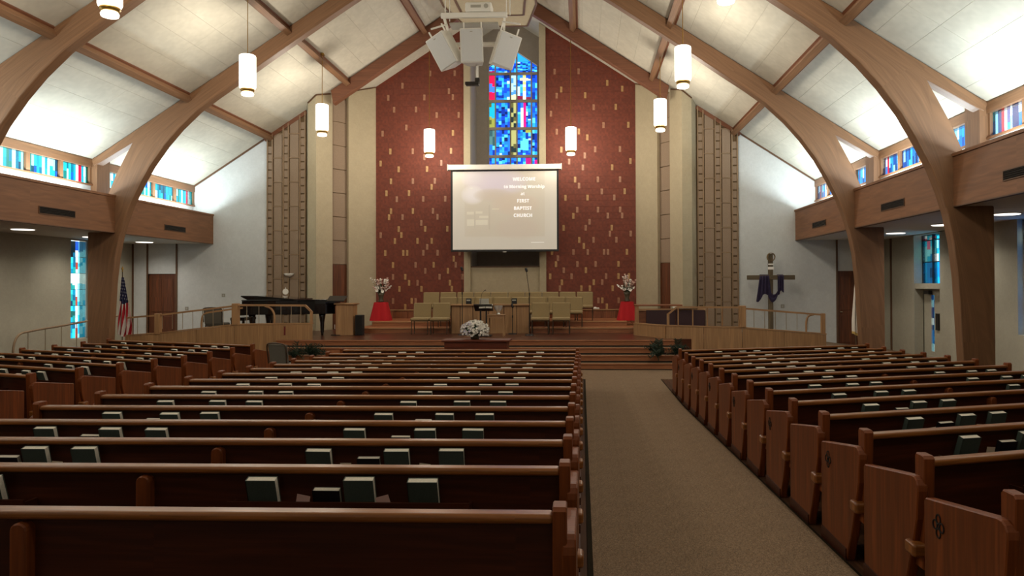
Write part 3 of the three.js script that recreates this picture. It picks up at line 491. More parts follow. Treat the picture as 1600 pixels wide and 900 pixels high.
// ---------- pendants ----------
const glowMat = new THREE.MeshStandardMaterial({ color: '#fff6e4', roughness: 0.6, emissive: new THREE.Color(1.0, 0.93, 0.8), emissiveIntensity: PENDANT_GLOW });
function pendant(x, d, bottom, label) {
  const t = thing('pendant_light', label, 'lamp', [x, bottom, -d], 0, 'cylinder pendants over the pews');
  const cylp = (r0, r1, y0, y1) => new THREE.CylinderGeometry(r1, r0, y1 - y0, 24).translate(0, (y0 + y1) / 2, 0);
  const lathe = (pts) => new THREE.LatheGeometry(pts.map((p) => new THREE.Vector2(...p)), 24);
  obj('glass_shade', lathe([[0.001, 0.9], [0.15, 0.9], [0.172, 0.885], [0.178, 0.855], [0.178, 0.505], [0.001, 0.505]]), glowMat, t, 1);
  obj('glass_shade', lathe([[0.001, 0.505], [0.178, 0.505], [0.178, 0.2], [0.165, 0.165], [0.135, 0.145], [0.001, 0.145]]), glowMat, t, 1);
  obj('collar', lathe([[0.10, 0.15], [0.15, 0.15], [0.152, 0.12], [0.125, 0.085], [0.10, 0.085], [0.10, 0.15]]), M.brass, t, 1);
  obj('lower_glass', lathe([[0.001, 0.085], [0.115, 0.085], [0.135, 0.05], [0.125, 0.012], [0.09, 0.0], [0.001, 0.0]]), glowMat, t, 1);
  const top = roofY(x) - bottom - 0.02;
  obj('top_cap', lathe([[0.001, 0.95], [0.03, 0.945], [0.05, 0.905], [0.12, 0.9], [0.001, 0.895]]), M.brass, t, 1);
  obj('stem', new THREE.CylinderGeometry(0.009, 0.009, top - 0.94, 8).translate(0, (top + 0.94) / 2, 0), M.brass, t, 1);
  obj('ceiling_cap', new THREE.CylinderGeometry(0.05, 0.075, 0.06, 16).translate(0, top - 0.02, 0), M.brass, t, 1);
  for (const [y, k] of [[0.7, 0.42], [0.33, 0.42], [0.045, 0.16]]) { const l = new THREE.PointLight(WARM, PENDANT_CD * k, 0, 2); l.name = 'pendant_lamp'; l.position.set(x, bottom + y, -d); l.castShadow = true; l.shadow.radius = 4; scene.add(l); }
  return t;
}
pendant(-4.72, 21.35, 6.23, 'pendant on the left row nearest the front wall, before the cream pier');
pendant(4.78, 21.35, 6.25, 'pendant on the right row nearest the front wall, before the cream pier');
pendant(-4.74, 16.56, 6.185, 'glowing left-row pendant in front of the farther arch');
pendant(4.78, 16.56, 6.22, 'glowing right-row pendant in front of the farther arch');
pendant(-4.74, 11.63, 6.19, 'left-row pendant nearest the camera, cut by the top edge');
pendant(4.78, 11.63, 6.23, 'right-row pendant nearest the camera, only its bottom in view');
for (const [d, w] of [[6.72, 'over the near middle pews'], [1.82, 'above the rear pews']]) { pendant(-4.74, d, 6.2, `left-row pendant ${w}, above the picture`); pendant(4.78, d, 6.22, `right-row pendant ${w}, above the picture`); }
pendant(-2.278, 24.4, 6.12, 'pendant hanging in front of the left brick wall');
pendant(2.258, 24.4, 6.133, 'pendant hanging in front of the right brick wall');
// ---------- recessed downlights under the soffits ----------
const lensMat = new THREE.MeshStandardMaterial({ color: '#fff', emissive: DOWN, emissiveIntensity: 2.6 });
for (const [x, d, lab] of [[-10.7, 17.74, 'recessed disc light in the left soffit nearest the camera'], [-10.85, 20.57, 'recessed disc light in the left soffit partly behind the wooden column'], [-10.82, 23.03, 'recessed disc light in the left soffit next to the front wall'],
  [11.05, 21.06, 'recessed disc light in the right soffit farthest from the camera'], [11.0, 18.24, 'recessed disc light in the right soffit between the two columns'], [11.0, 15.54, 'recessed disc light in the right soffit nearest the camera']]) {
  const t = thing('recessed_light', lab, 'light', [x, 3.385, -d], 0, 'recessed disc lights under the soffits');
  obj('trim_ring', new THREE.TorusGeometry(0.25, 0.018, 6, 28).rotateX(Math.PI / 2), M.equip, t);
  obj('lens', new THREE.CylinderGeometry(0.245, 0.235, 0.03, 28).translate(0, -0.008, 0), lensMat, t);
  const l = new THREE.SpotLight(DOWN, DOWNLIGHT_CD, 0, 1.35, 0.9, 2); l.name = 'downlight_lamp'; l.position.set(x, 3.33, -d); l.target.position.set(x, 0, -d); l.castShadow = true; l.shadow.radius = 8; scene.add(l, l.target);
}
// ---------- air vents in the bulkheads ----------
for (const [s, d, w, lab] of [[-1, 16.86, 1.17, 'slatted air vent in the left bulkhead between the arches'], [-1, 21.88, 1.13, 'slatted air vent in the left bulkhead next to the front wall'], [1, 21.78, 1.2, 'slatted air vent in the right bulkhead next to the front wall'], [1, 16.69, 1.2, 'slatted air vent in the right bulkhead between the columns'], [1, 11.75, 1.2, 'slatted air vent in the right bulkhead at the right picture edge']]) {
  const t = thing('air_vent', lab, 'vent', [s * 9.235, 3.69, -d]);
  obj('backing', B(-0.003, 0.003, -0.07, 0.07, -w / 2, w / 2), M.dark, t, 2);
  obj('vent_frame', [B(-s * 0.012, 0, 0.07, 0.085, -w / 2, w / 2), B(-s * 0.012, 0, -0.085, -0.07, -w / 2, w / 2), B(-s * 0.012, 0, -0.085, 0.085, -w / 2 - 0.015, -w / 2), B(-s * 0.012, 0, -0.085, 0.085, w / 2, w / 2 + 0.015)], M.trimDark, t, 2);
  for (let k = 0; k < 4; k++) { const o = obj('slat', B(-0.007, 0.007, -0.004, 0.004, -w / 2, w / 2), M.darkMetal, t, 2); o.position.set(-s * 0.006, -0.05 + 0.033 * k, 0); o.rotation.z = s * 0.5; }
}
// ---------- loudspeaker cluster with projector ----------
{
  const rig = thing('speaker_rig', 'white hanging steel frame that carries the three loudspeakers', 'frame', [0.2, 8.0, -17.5]);
  obj('front_bar', RB(-0.8, 0.72, 0.1, 0.22, 0.1, 0.2, 0.02), M.equip, rig);
  obj('rear_bar', RB(-0.7, 0.66, -0.42, -0.32, -0.35, -0.25, 0.02), M.equip, rig);
  obj('side_arm', [bar([-0.74, 0.16, 0.15], [-0.62, -0.37, -0.3], 0.05)], M.equip, rig); obj('side_arm', [bar([0.66, 0.16, 0.15], [0.58, -0.37, -0.3], 0.05)], M.equip, rig);
  obj('cross_plate', RB(-0.62, 0.5, -0.02, 0.02, -0.3, 0.1, 0.008), M.equipGrey, rig);
  for (const [x, z] of [[-0.7, 0.15], [-0.66, -0.2], [0.78, 0.15], [0.7, 0.15]]) obj('suspension_rod', rod([x, 0.15, z], [x, 9.965 - 8.0, z], 0.012), M.equip, rig);
  obj('angle_strut', bar([-1.02, -0.16, 0.2], [-0.66, -0.02, 0.1], 0.05, 0.03), M.equip, rig); obj('angle_strut', bar([0.6, 0.02, 0.1], [1.02, -0.08, 0.2], 0.05, 0.03), M.equip, rig);
  const box = (label, pos, ry, rx, rz) => {
    const t = thing('loudspeaker', label, 'speaker', pos, 0, 'ceiling loudspeakers'); t.rotation.order = 'YZX'; t.rotation.set(rx, ry, rz);
    obj('cabinet', poly([[-0.26, 0.24], [0.26, 0.24], [0.17, -0.24], [-0.17, -0.24]], 0.76, 0.012).rotateX(Math.PI / 2).translate(0, 0.38, 0), M.equip, t, 1);
    obj('grille', RB(-0.24, 0.24, -0.36, 0.36, 0.24, 0.258, 0.006), M.grille, t, 1);
    obj('bracket', [bar([-0.2, 0.38, 0], [-0.2, 0.56, 0], 0.03), bar([0.2, 0.38, 0], [0.2, 0.56, 0], 0.03)], M.equip, t);
    obj('badge', B(-0.03, 0.03, 0.29, 0.31, 0.257, 0.262), M.equipGrey, t);
    return t;
  };
  box('left of three white ceiling loudspeakers, tilted outward to the left', [-0.48, 7.40, -17.45], -0.55, 0.38, 0.34);
  box('middle of three white ceiling loudspeakers, facing straight ahead', [0.13, 7.44, -17.4], 0.0, 0.1, 0.015);
  box('right of three white ceiling loudspeakers, overlapping the stained glass', [0.82, 7.38, -17.45], 0.5, 0.3, -0.22);
  const pr = thing('projector', 'white video projector sitting on the hanging speaker frame', 'projector', [0.26, 8.25, -17.5]);
  obj('housing', RB(-0.3, 0.3, -0.02, 0.2, -0.2, 0.2, 0.03), M.equip, pr); obj('air_grille', B(-0.17, 0.06, 0.07, 0.13, 0.2, 0.206), M.equipGrey, pr); obj('lens_ring', new THREE.CylinderGeometry(0.05, 0.05, 0.03, 16).rotateX(Math.PI / 2).translate(0.18, 0.1, 0.205), M.equipGrey, pr);
  const am = thing('camera_arm', 'dark swivel camera on a white pole below the middle loudspeaker', 'camera', [0.13, 6.6, -17.5]);
  obj('pole', cyl(0.03, 0.03, 0.52, 0.07, 0.42, -0.05), M.equip, am); obj('swivel', RB(0.02, 0.13, 0.02, 0.18, -0.1, 0, 0.02), M.darkMetal, am); obj('body', RB(-0.2, 0.12, 0, 0.075, -0.12, 0.06, 0.02), M.darkMetal, am);
}
// ---------- projection screen ----------
{
  const t = thing('projection_screen', 'hanging white projection screen showing the welcome slide before the niche', 'screen', [0.055, 0, -25.2]);
  obj('housing', RB(-1.86, 1.86, 5.82, 5.99, -0.09, 0.09, 0.02), M.equip, t);
  obj('end_cap', RB(-1.89, -1.85, 5.80, 6.01, -0.1, 0.1, 0.015), M.equipGrey, t); obj('end_cap', RB(1.85, 1.89, 5.80, 6.01, -0.1, 0.1, 0.015), M.equipGrey, t);
  for (const s of [-1, 1]) obj('wall_bracket', bar([s * 1.6, 5.9, -0.08], [s * 1.6, 5.9, -0.64], 0.04), M.equipGrey, t);
  const cv = document.createElement('canvas'); cv.width = 1024; cv.height = 768; const g = cv.getContext('2d');
  g.fillStyle = '#b3a593'; g.fillRect(0, 0, 1024, 768);
  g.fillStyle = '#c3bcae'; g.fillRect(0, 0, 118, 768); g.fillRect(905, 0, 119, 768); g.fillRect(0, 640, 1024, 128);
  const blob = (x, y, rx, ry, col, a) => { const n = 24; g.fillStyle = col; for (let k = n; k > 0; k--) { g.globalAlpha = a / n * 1.6; g.beginPath(); g.ellipse(x, y, rx * k / n, ry * k / n, 0, 0, 7); g.fill(); } g.globalAlpha = 1; };
  blob(420, 110, 330, 150, '#d6c4ee', 2.2); blob(200, 230, 120, 100, '#fbf2ff', 2.4); blob(190, 60, 120, 90, '#dcd2ea', 1.6); blob(400, 235, 200, 70, '#a88e80', 1.6); blob(620, 320, 240, 120, '#b8927e', 1.4); blob(640, 560, 240, 120, '#b99a86', 1.0); blob(185, 165, 24, 10, '#ffffff', 1);
  g.fillStyle = '#f2ebcc'; for (const [x, y, w, h] of [[140, 395, 70, 28], [140, 470, 72, 64], [226, 392, 68, 22], [262, 436, 90, 22], [388, 365, 70, 10], [226, 476, 120, 50]]) { g.globalAlpha = 0.75; g.fillRect(x, y, w, h); } g.globalAlpha = 1;
  g.fillStyle = '#988a7a'; g.fillRect(355, 330, 14, 240); g.fillRect(214, 400, 8, 150);
  g.globalAlpha = 0.32; g.fillStyle = '#000000'; g.fillRect(0, 0, 1024, 768); g.globalAlpha = 1;   // the slide is dimmer than its lettering
  g.fillStyle = '#ffffff'; g.textAlign = 'center'; g.textBaseline = 'middle';
  const text = (s, x, y, px) => { g.font = `bold ${px}px sans-serif`; g.fillText(s, x, y); };
  text('WELCOME', 705, 78, 46); text('to Morning Worship', 705, 152, 42); text('at', 690, 222, 42); text('FIRST', 693, 292, 46); text('BAPTIST', 690, 364, 46); text('CHURCH', 692, 434, 46);
  g.globalAlpha = 0.7; g.fillRect(770, 697, 130, 5); g.globalAlpha = 1;
  const ct = new THREE.CanvasTexture(cv); ct.colorSpace = THREE.SRGBColorSpace;
  const sm = new THREE.MeshStandardMaterial({ color: '#c8c2b6', roughness: 0.9, emissive: '#ffffff', emissiveMap: ct, emissiveIntensity: 0.75 });  // projector light is put in as emission; the screen only reflects
  const face = new THREE.Mesh(new THREE.PlaneGeometry(3.44, 2.58).translate(0.0, 4.48, 0.012), sm); face.name = 'screen_surface'; face.receiveShadow = true; t.add(face);
  obj('screen_cloth', B(-1.785, 1.785, 3.14, 5.84, -0.006, 0.006), M.blackMatte, t);
  obj('bottom_bar', RB(-1.785, 1.785, 3.12, 3.175, -0.02, 0.02, 0.01), M.blackMatte, t);
  obj('pull_tab', RB(-0.06, 0.06, 3.10, 3.14, -0.01, 0.012, 0.004), M.equip, t);
}
// ---------- pews ----------
const panelShape = () => poly([[0.76, 0.0], [0.76, 0.655], [0.745, 0.668], [0.08, 0.768], [0.045, 0.768], [0.018, 0.755], [0.004, 0.73], [0.0, 0.70], [0.02, 0.55], [0.07, 0.4], [0.16, 0.17], [0.2, 0.10], [0.24, 0.0]], 0.055, 0.006).rotateY(Math.PI / 2);
const postShape = () => poly([[0.03, 0.29], [0.115, 0.29], [0.115, 0.865], [0.1, 0.88], [0.015, 0.88], [0.0, 0.865]], 0.055, 0.005).rotateY(Math.PI / 2);
const dividerShape = () => { const p = [[-0.035, 0.28], [0.035, 0.28], [0.035, 0.775]]; for (let k = 1; k < 6; k++) p.push([0.035 * Math.cos(k * Math.PI / 6), 0.775 + 0.03 * Math.sin(k * Math.PI / 6)]); p.push([-0.035, 0.775]); return poly(p, 0.06, 0.006); };
const G = {
  panel: boxUV(plain(panelShape()), 1), post: boxUV(plain(postShape()), 1), divider: boxUV(plain(dividerShape()), 1),
  plinth: boxUV(plain(B(-0.008, 0.063, -0.06, 0.07, -0.75, -0.24)), 1),
  emblem: boxUV(plain(mergeGeometries([...[0, 1, 2, 3].map((k) => new THREE.TorusGeometry(0.022, 0.004, 5, 14).rotateY(Math.PI / 2).translate(0, 0.034 * Math.cos(k * Math.PI / 2), 0.034 * Math.sin(k * Math.PI / 2))), new THREE.TorusGeometry(0.012, 0.004, 5, 10).rotateY(Math.PI / 2)])), 1),
  peg: boxUV(plain(RB(-0.025, 0.055, 0.36, 0.43, -0.1, 0.02, 0.018)), 0),
};
// a pew: the aisle end at the origin, its length along dir * x, the sitters facing -z; ends stay parallel to the aisle when the pew is turned
function makePew(L, dir, turn, label, racks, group, emblem = false) {
  const t = thing('pew', label, 'pew', [0, 0, 0], turn, group), X = (a, b, y0, y1, z0, z1) => (dir > 0 ? B(a, b, y0, y1, z0, z1) : B(-b, -a, y0, y1, z0, z1)), RX = (a, b, y0, y1, z0, z1, r) => (dir > 0 ? RB(a, b, y0, y1, z0, z1, r) : RB(-b, -a, y0, y1, z0, z1, r));
  for (const [x, far] of [[0, 0], [L, 1]]) {
    const out = far === (dir > 0 ? 1 : 0), e = put('end_panel', G.panel, M.pewEnd, t, [dir * x - (out ? 0.055 : 0), 0, 0.02], -turn), inward = out ? -0.035 : 0.035;
    put('end_post', G.post, M.pewEnd, e, [inward, 0, 0]); put('end_block', G.peg, M.pewCap, e, [out ? 0.03 : 0, 0, -0.02]); put('plinth', G.plinth, M.pew, e, [0, 0, 0]);
    if (emblem && !far) put('carved_emblem', G.emblem, M.dark, e, [out ? 0.057 : -0.002, 0.57, -0.6]);
  }
  obj('backrest', X(0.085, L - 0.085, 0.29, 0.83, -0.055, -0.022), M.pew, t);
  obj('cap_rail', RX(0.085, L - 0.085, 0.812, 0.85, -0.075, 0.012, 0.016), M.pewCap, t);
  obj('bottom_rail', RX(0.085, L - 0.085, 0.285, 0.33, -0.08, -0.005, 0.008), M.pew, t);
  const m = Math.tan(Math.abs(turn)), skew = (z0, z1, y0, y1) => { const g = poly([[0.06 - m * z0, z0], [L - 0.06 - m * z0, z0], [L - 0.06 - m * z1, z1], [0.06 - m * z1, z1]].map(([x, z]) => [dir * x, -z]), y1 - y0, 0.008).rotateX(-Math.PI / 2).translate(0, y0, 0); return g; };   // mitred to the end panels
  obj('seat', skew(-0.05, -0.55, 0.40, 0.445), M.pew, t);
  obj('seat_apron', skew(-0.47, -0.5, 0.32, 0.40), M.pew, t);
  put('centre_support', G.divider, M.pewEnd, t, [dir * L * 0.518, 0, -0.03]);
  put('support_leg', boxUV(plain(B(-0.03, 0.03, 0, 0.40, -0.5, -0.06)), 1), M.pew, t, [dir * L * 0.518, 0, 0]);
  for (const a of racks) {
    const b = a + 1.2, k = obj('book_rack', [X(a, b, 0.58, 0.595, -0.03, 0.065), X(a, b, 0.58, 0.695, 0.065, 0.08), X(a, a + 0.012, 0.585, 0.68, -0.03, 0.07), X(b - 0.012, b, 0.585, 0.68, -0.03, 0.07)], M.pew, t);
  }
  return t;
}
const bookG = (w, h, th) => ({ cover: boxUV(plain(mergeGeometries([plain(B(0, w, 0, h, th / 2 - 0.003, th / 2)), plain(B(0, w, 0, h, -th / 2, -th / 2 + 0.003)), plain(B(0, 0.004, 0, h, -th / 2, th / 2))])), 1), pages: boxUV(plain(B(0.004, w - 0.003, 0.003, h - 0.002, -th / 2 + 0.003, th / 2 - 0.003)), 1) });
const HY = bookG(0.148, 0.215, 0.042), BI = bookG(0.135, 0.16, 0.036), cardG = boxUV(plain(B(-0.033, 0.033, 0, 0.125, -0.001, 0.001)), 1);
function makeBook(kind) {
  const o = new THREE.Group(); put('cover', kind === 'hymnal' ? HY.cover : BI.cover, kind === 'hymnal' ? M.green : M.bible, o); put('page_block', kind === 'hymnal' ? HY.pages : BI.pages, M.pages, o); o.userData = { category: 'book' }; return o;
}
const hymnal0 = makeBook('hymnal'), bible0 = makeBook('bible');
const SLOTS = [['hymnal', 0.10, 'first'], ['card', 0.345], ['bible', 0.425], ['hymnal', 0.59, 'second'], ['card', 0.80], ['hymnal', 0.91, 'third']];
const bookRand = rng(2024), inv = new THREE.Matrix4(), tmp = new THREE.Object3D();
function fillRack(pew, dir, a, rackName, rowName, cards) {
  for (const [kind, off, which] of SLOTS) {
    const j = (bookRand() - 0.5) * 0.03, skip = bookRand();
    if (kind === 'card') { if (!cards || skip < 0.12) continue; }
    const pink = bookRand() < 0.3; let o;
    if (kind === 'card') { o = put('offering_card', cardG, pink ? M.cardPink : M.card, scene); o.name = numbered('offering_card'); tag(o, `${pink ? 'pinkish' : 'cream'} card ${off < 0.5 ? 'left' : 'right'} of black book, ${rackName} rack, ${rowName}`, 'card', 'paper cards in the pew racks'); }
    else { o = (kind === 'hymnal' ? hymnal0 : bible0).clone(); o.name = numbered(kind === 'hymnal' ? 'hymnal' : 'small_book'); scene.add(o); tag(o, kind === 'hymnal' ? `${which} green hymnal from the left, ${rackName} rack, ${rowName}` : `small black book between green hymnals, ${rackName} rack, ${rowName}`, 'book', kind === 'hymnal' ? 'green hymnals in the pew racks' : 'black books in the pew racks'); }
    const xl = (dir > 0 ? a + off : -(a + 1.2) + off) + j;
    tmp.position.set(xl, 0.602, kind === 'card' ? 0.04 : 0.0); tmp.rotation.set(0, 0, kind === 'card' ? (bookRand() - 0.5) * (pink ? 0.9 : 0.25) : (bookRand() - 0.5) * 0.02); tmp.rotation.x = kind === 'card' ? 0.12 : 0.26 + 0.08 * bookRand(); tmp.updateMatrix();
    pew.updateMatrix(); inv.copy(pew.matrix).multiply(tmp.matrix); inv.decompose(o.position, o.quaternion, o.scale);
  }
}
{
  // middle bank
  const L = 4.52, racks = [0.565, 2.795], last = makePew(L, 1, 0, '', [], 'pews of the middle bank'), proto = makePew(L, 1, 0, '', racks, 'pews of the middle bank');
  for (let i = 0; i < 15; i++) {
    const p = i > 1 ? copy(proto) : i ? proto : last, d = 2.95 + 0.8 * i + (i === 1 ? 0.05 : i === 2 ? 0.03 : 0); p.position.set(-1.95, floorY(d), -d);
    p.userData.label = `dark wooden pew, ${i ? ORD[i] + ' from the back' : 'rearmost'} in the middle bank${i === 14 ? ', the front one' : ''}`;
    if (i) racks.forEach((a, k) => fillRack(p, 1, a, k ? 'right' : 'left', `${ORD[i]} pew from the back, middle bank`, i < 8));
  }
  // right and left banks, turned towards the chancel
  const pr = makePew(4.15, 1, 18.5 * Math.PI / 180, '', [0.63, 2.75], 'pews of the right bank'), pe = makePew(4.15, 1, 18.5 * Math.PI / 180, '', [0.63, 2.75], 'pews of the right bank', true);
  for (let i = 0; i < 14; i++) {
    const p = i > 1 ? copy(i % 2 ? pr : pe) : i ? pr : pe, d = 3.2 + 0.83 * i; p.position.set(4.3, floorY(d), -d);
    p.userData.label = `wooden pew with pale end panel, ${i ? ORD[i] + ' from the back' : 'rearmost'} in the right bank`;
    if (i) [0.63, 2.75].forEach((a, k) => fillRack(p, 1, a, k ? 'outer' : 'aisle', `${ORD[i]} pew from the back, right bank`, i < 8));
  }
  const pl = makePew(4.4, -1, -21.5 * Math.PI / 180, '', [0.5, 2.7], 'pews of the left bank');
  for (let i = 0; i < 10; i++) {
    const p = i ? copy(pl) : pl, d = 7.17 + 0.89 * i; p.position.set(-3.98, floorY(d), -d);
    p.userData.label = `wooden pew with sloping end panel, ${i === 9 ? 'front one' : ORD[9 - i] + ' from the front'} in the left bank`;
    [0.5, 2.7].forEach((a, k) => fillRack(p, -1, a, k ? 'outer' : 'aisle', `${i === 9 ? 'front pew' : ORD[9 - i] + ' pew from the front'}, left bank`, i < 5));
  }
}
// ---------- chancel furniture ----------
function makeChair(name, label, pos, ry, fab, group, grey = false) {   // padded church chair, seat towards +z
  const t = thing(name, label, 'chair', pos, ry, group), w = 0.53;
  obj('seat', new RoundedBoxGeometry(w - 0.02, 0.085, 0.48, 2, 0.035).translate(0, 0.435, 0.02), fab, t);
  const back = new RoundedBoxGeometry(w - 0.02, 0.45, 0.07, 2, 0.03).rotateX(-0.12).translate(0, 0.665, -0.235); obj('backrest', back, fab, t);
  for (const s of [-1, 1]) {
    obj('leg', rod([s * 0.23, 0.0, 0.22], [s * 0.23, 0.41, 0.19], 0.013), M.chairMetal, t);
    obj('leg', tube([[s * 0.24, 0, -0.26], [s * 0.24, 0.4, -0.2], [s * 0.25, 0.86, -0.275]], 0.013, 10, 6), M.chairMetal, t);
  }
  obj('seat_frame', [rod([-0.23, 0.385, 0.19], [0.23, 0.385, 0.19], 0.011), rod([-0.25, 0.385, -0.2], [0.25, 0.385, -0.2], 0.011), rod([-0.25, 0.385, -0.2], [-0.23, 0.385, 0.19], 0.011), rod([0.25, 0.385, -0.2], [0.23, 0.385, 0.19], 0.011)], M.chairMetal, t);
  if (grey) obj('back_frame', tube([[-0.262, 0.5, -0.26], [-0.262, 0.87, -0.3], [-0.2, 0.9, -0.31], [0.2, 0.9, -0.31], [0.262, 0.87, -0.3], [0.262, 0.5, -0.26]], 0.014, 30, 6), M.chairMetal, t);
  return t;
}
{
  const c = makeChair('church_chair', 'left chair of the tan pair left of the pulpit panel', [-2.0, 0.62, -21.75], 0, M.chairFab, 'tan padded chairs on the chancel');
  const at = (x, y, d, label) => { const k = copy(c, label); k.position.set(x, y, -d); };
  at(-1.45, 0.62, 21.75, 'right chair of the tan pair left of the pulpit panel');
  at(1.41, 0.62, 21.75, 'left chair of the tan pair right of the pulpit panel');
  at(2.0, 0.62, 21.75, 'right chair of the tan pair right of the pulpit panel');
  for (let k = 0; k < 8; k++) at(-1.46 + 0.545 * k, 0.765, 22.95, `tan padded chair in the middle choir row, ${ORD[k]} from the left`);
  for (let k = 0; k < 10; k++) at(-2.18 + 0.54 * k, 0.91, 23.95, `tan padded chair in the rear choir row, ${ORD[k]} from the left`);
  makeChair('padded_chair', 'lone grey backed chair with dark frame turned beside the front left pew', [-3.3, FLAT, -15.2], Math.PI - 0.5, M.chairGrey, undefined, true);
  makeChair('padded_chair', 'grey chair behind the left ramp railing beside the door', [-7.75, 0.5, -21.4], Math.PI, M.chairGrey, undefined, true);
}
{ // panelled modesty front behind the pulpit
  const t = thing('modesty_panel', 'low oak panelled front with dark stiles behind the lectern', 'panel', [0, 0.62, -22.1]);
  const xs = [-1.19, -0.93, -0.56, -0.1, 0.34, 0.71, 1.07];
  for (let k = 0; k + 1 < xs.length; k++) obj('panel', RB(xs[k] + 0.012, xs[k + 1] - 0.012, 0.0, 0.8, -0.02, 0.02, 0.006), M.oak, t, 1);
  for (const x of xs) obj('stile', B(x - 0.014, x + 0.014, 0, 0.8, -0.02, 0.012), M.trimDark, t, 1);
  obj('top_ledge', RB(-1.22, 1.1, 0.8, 0.85, -0.14, 0.1, 0.01), M.oak, t);
}
for (const [x, lab] of [[-0.68, 'left'], [0.64, 'right']]) {
  const t = thing('ledge_monitor', `small black box on the oak ledge, ${lab} of the lectern`, 'box', [x, 1.47, -22.1]);
  obj('case', RB(-0.075, 0.075, 0, 0.16, -0.06, 0.06, 0.01), M.blackMatte, t); obj('face_plate', B(-0.055, 0.055, 0.09, 0.13, 0.06, 0.064), M.equipGrey, t);
}
{ // lectern with open book, gooseneck microphone
  const t = thing('lectern', 'slim dark lectern with slanted top behind the white flowers', 'lectern', [-0.1, 0.62, -20.9]);
  obj('base', RB(-0.22, 0.22, 0, 0.03, -0.18, 0.18, 0.01), M.darkMetal, t);
  obj('post', [B(-0.1, -0.06, 0.03, 0.72, -0.03, 0.03), B(0.06, 0.1, 0.03, 0.72, -0.03, 0.03)], M.darkMetal, t, 1);
  obj('desk_top', new THREE.BoxGeometry(0.5, 0.03, 0.36).rotateX(-0.5).translate(0.0, 0.78, 0), M.darkMetal, t);
  obj('screen_panel', RB(-0.13, 0.13, 0.84, 1.02, -0.16, -0.13, 0.01), M.equipGrey, t);
  const b = thing('open_book', 'open white book lying on the lectern top', 'book', [-0.03, 1.425, -20.86]);
  b.rotation.x = 0.5; obj('cover', B(-0.19, 0.19, 0, 0.006, -0.12, 0.12), M.blackMatte, b);
  for (const s of [-1, 1]) obj('page_block', new RoundedBoxGeometry(0.17, 0.02, 0.22, 1, 0.006).rotateZ(s * -0.06).translate(s * 0.09, 0.018, 0), M.pages, b);
  const g = thing('gooseneck_microphone', 'thin gooseneck microphone rising from the lectern', 'microphone', [-0.2, 1.5, -21.0]);
  obj('neck', tube([[0, -0.1, 0], [0.02, 0.15, 0], [0.06, 0.3, 0.02], [0.12, 0.36, 0.06]], 0.006, 16, 6), M.darkMetal, g); obj('head', new THREE.CapsuleGeometry(0.012, 0.04, 4, 8).rotateZ(-1.1).translate(0.14, 0.37, 0.07), M.blackMatte, g);
  const s = thing('side_table', 'small pale framed side table right of the lectern', 'table', [0.25, 0.62, -20.95]);
  obj('table_top', RB(-0.24, 0.24, 0.56, 0.59, -0.2, 0.2, 0.008), M.oak, s);
  for (const [x, z] of [[-0.21, 0.17], [0.21, 0.17], [-0.21, -0.17], [0.21, -0.17]]) obj('leg', B(x - 0.018, x + 0.018, 0, 0.56, z - 0.018, z + 0.018), M.oak, s, 1);
  obj('stretcher', [B(-0.2, 0.2, 0.5, 0.55, 0.16, 0.18), B(-0.2, 0.2, 0.5, 0.55, -0.18, -0.16)], M.oak, s);
  const v = thing('glass_bowl', 'shiny cut glass bowl on the side table by the lectern', 'bowl', [0.31, 1.21, -20.9]);
  obj('bowl', new THREE.LatheGeometry([[0.001, 0.0], [0.06, 0.0], [0.07, 0.015], [0.03, 0.04], [0.06, 0.08], [0.11, 0.15], [0.125, 0.24], [0.115, 0.24], [0.1, 0.16], [0.001, 0.08]].map((p) => new THREE.Vector2(...p)), 16), M.crystal, v);
}
function micStand(x, d, y, h, lean, lab) {
  const t = thing('microphone_stand', lab, 'microphone', [x, y, -d]);
  obj('base', new THREE.CylinderGeometry(0.11, 0.13, 0.025, 20).translate(0, 0.0125, 0), M.blackMatte, t); obj('pole', rod([0, 0.02, 0], [0, h * 0.65, 0], 0.011), M.darkMetal, t); obj('collar', cyl(0.018, 0.018, 0.07, 0, h * 0.64, 0, 10), M.blackMatte, t);
  obj('boom', rod([0, h * 0.65, 0], [lean, h, 0.05], 0.008), M.darkMetal, t); obj('microphone_head', new THREE.CapsuleGeometry(0.034, 0.06, 4, 10).rotateZ(0.3).translate(lean, h + 0.03, 0.06), M.blackMatte, t);
}
micStand(-0.76, 21.4, 0.62, 1.82, 0.0, 'black microphone stand by the left pair of chairs');
micStand(1.14, 21.2, 0.62, 1.78, -0.08, 'black microphone stand leaning before the right pair of chairs');
micStand(0.62, 21.75, 0.62, 0.78, 0.0, 'short black microphone stand before the oak panelled front');
// ---------- flowers ----------
function flowerHead(r, size, geos) { // five or six petals as small cupped quads around a centre
  const n = 6, a0 = r() * 6, tilt = (r() - 0.5) * 1.2;
  for (let k = 0; k < n; k++) { const g = new THREE.PlaneGeometry(size * 0.55, size, 1, 2), p = g.attributes.position; for (let i = 0; i < p.count; i++) { const y = p.getY(i) / size + 0.5; p.setZ(i, 0.25 * size * y * y); if (y > 0.9) p.setX(i, p.getX(i) * 0.3); if (y < 0.1) p.setX(i, p.getX(i) * 0.35); } g.translate(0, size * 0.5, 0); g.rotateX(-0.9); g.rotateY(a0 + k * Math.PI * 2 / n); g.rotateX(tilt); geos.push(g); }
}
function leafGeo(len, w, bend) { const g = new THREE.PlaneGeometry(w, len, 2, 5), p = g.attributes.position; for (let i = 0; i < p.count; i++) { const y = p.getY(i) / len + 0.5; p.setX(i, p.getX(i) * Math.sin(Math.PI * Math.min(0.98, 0.12 + 0.86 * y))); p.setZ(i, -bend * len * y * y + Math.abs(p.getX(i)) * 0.3); } return g.translate(0, len / 2, 0); }
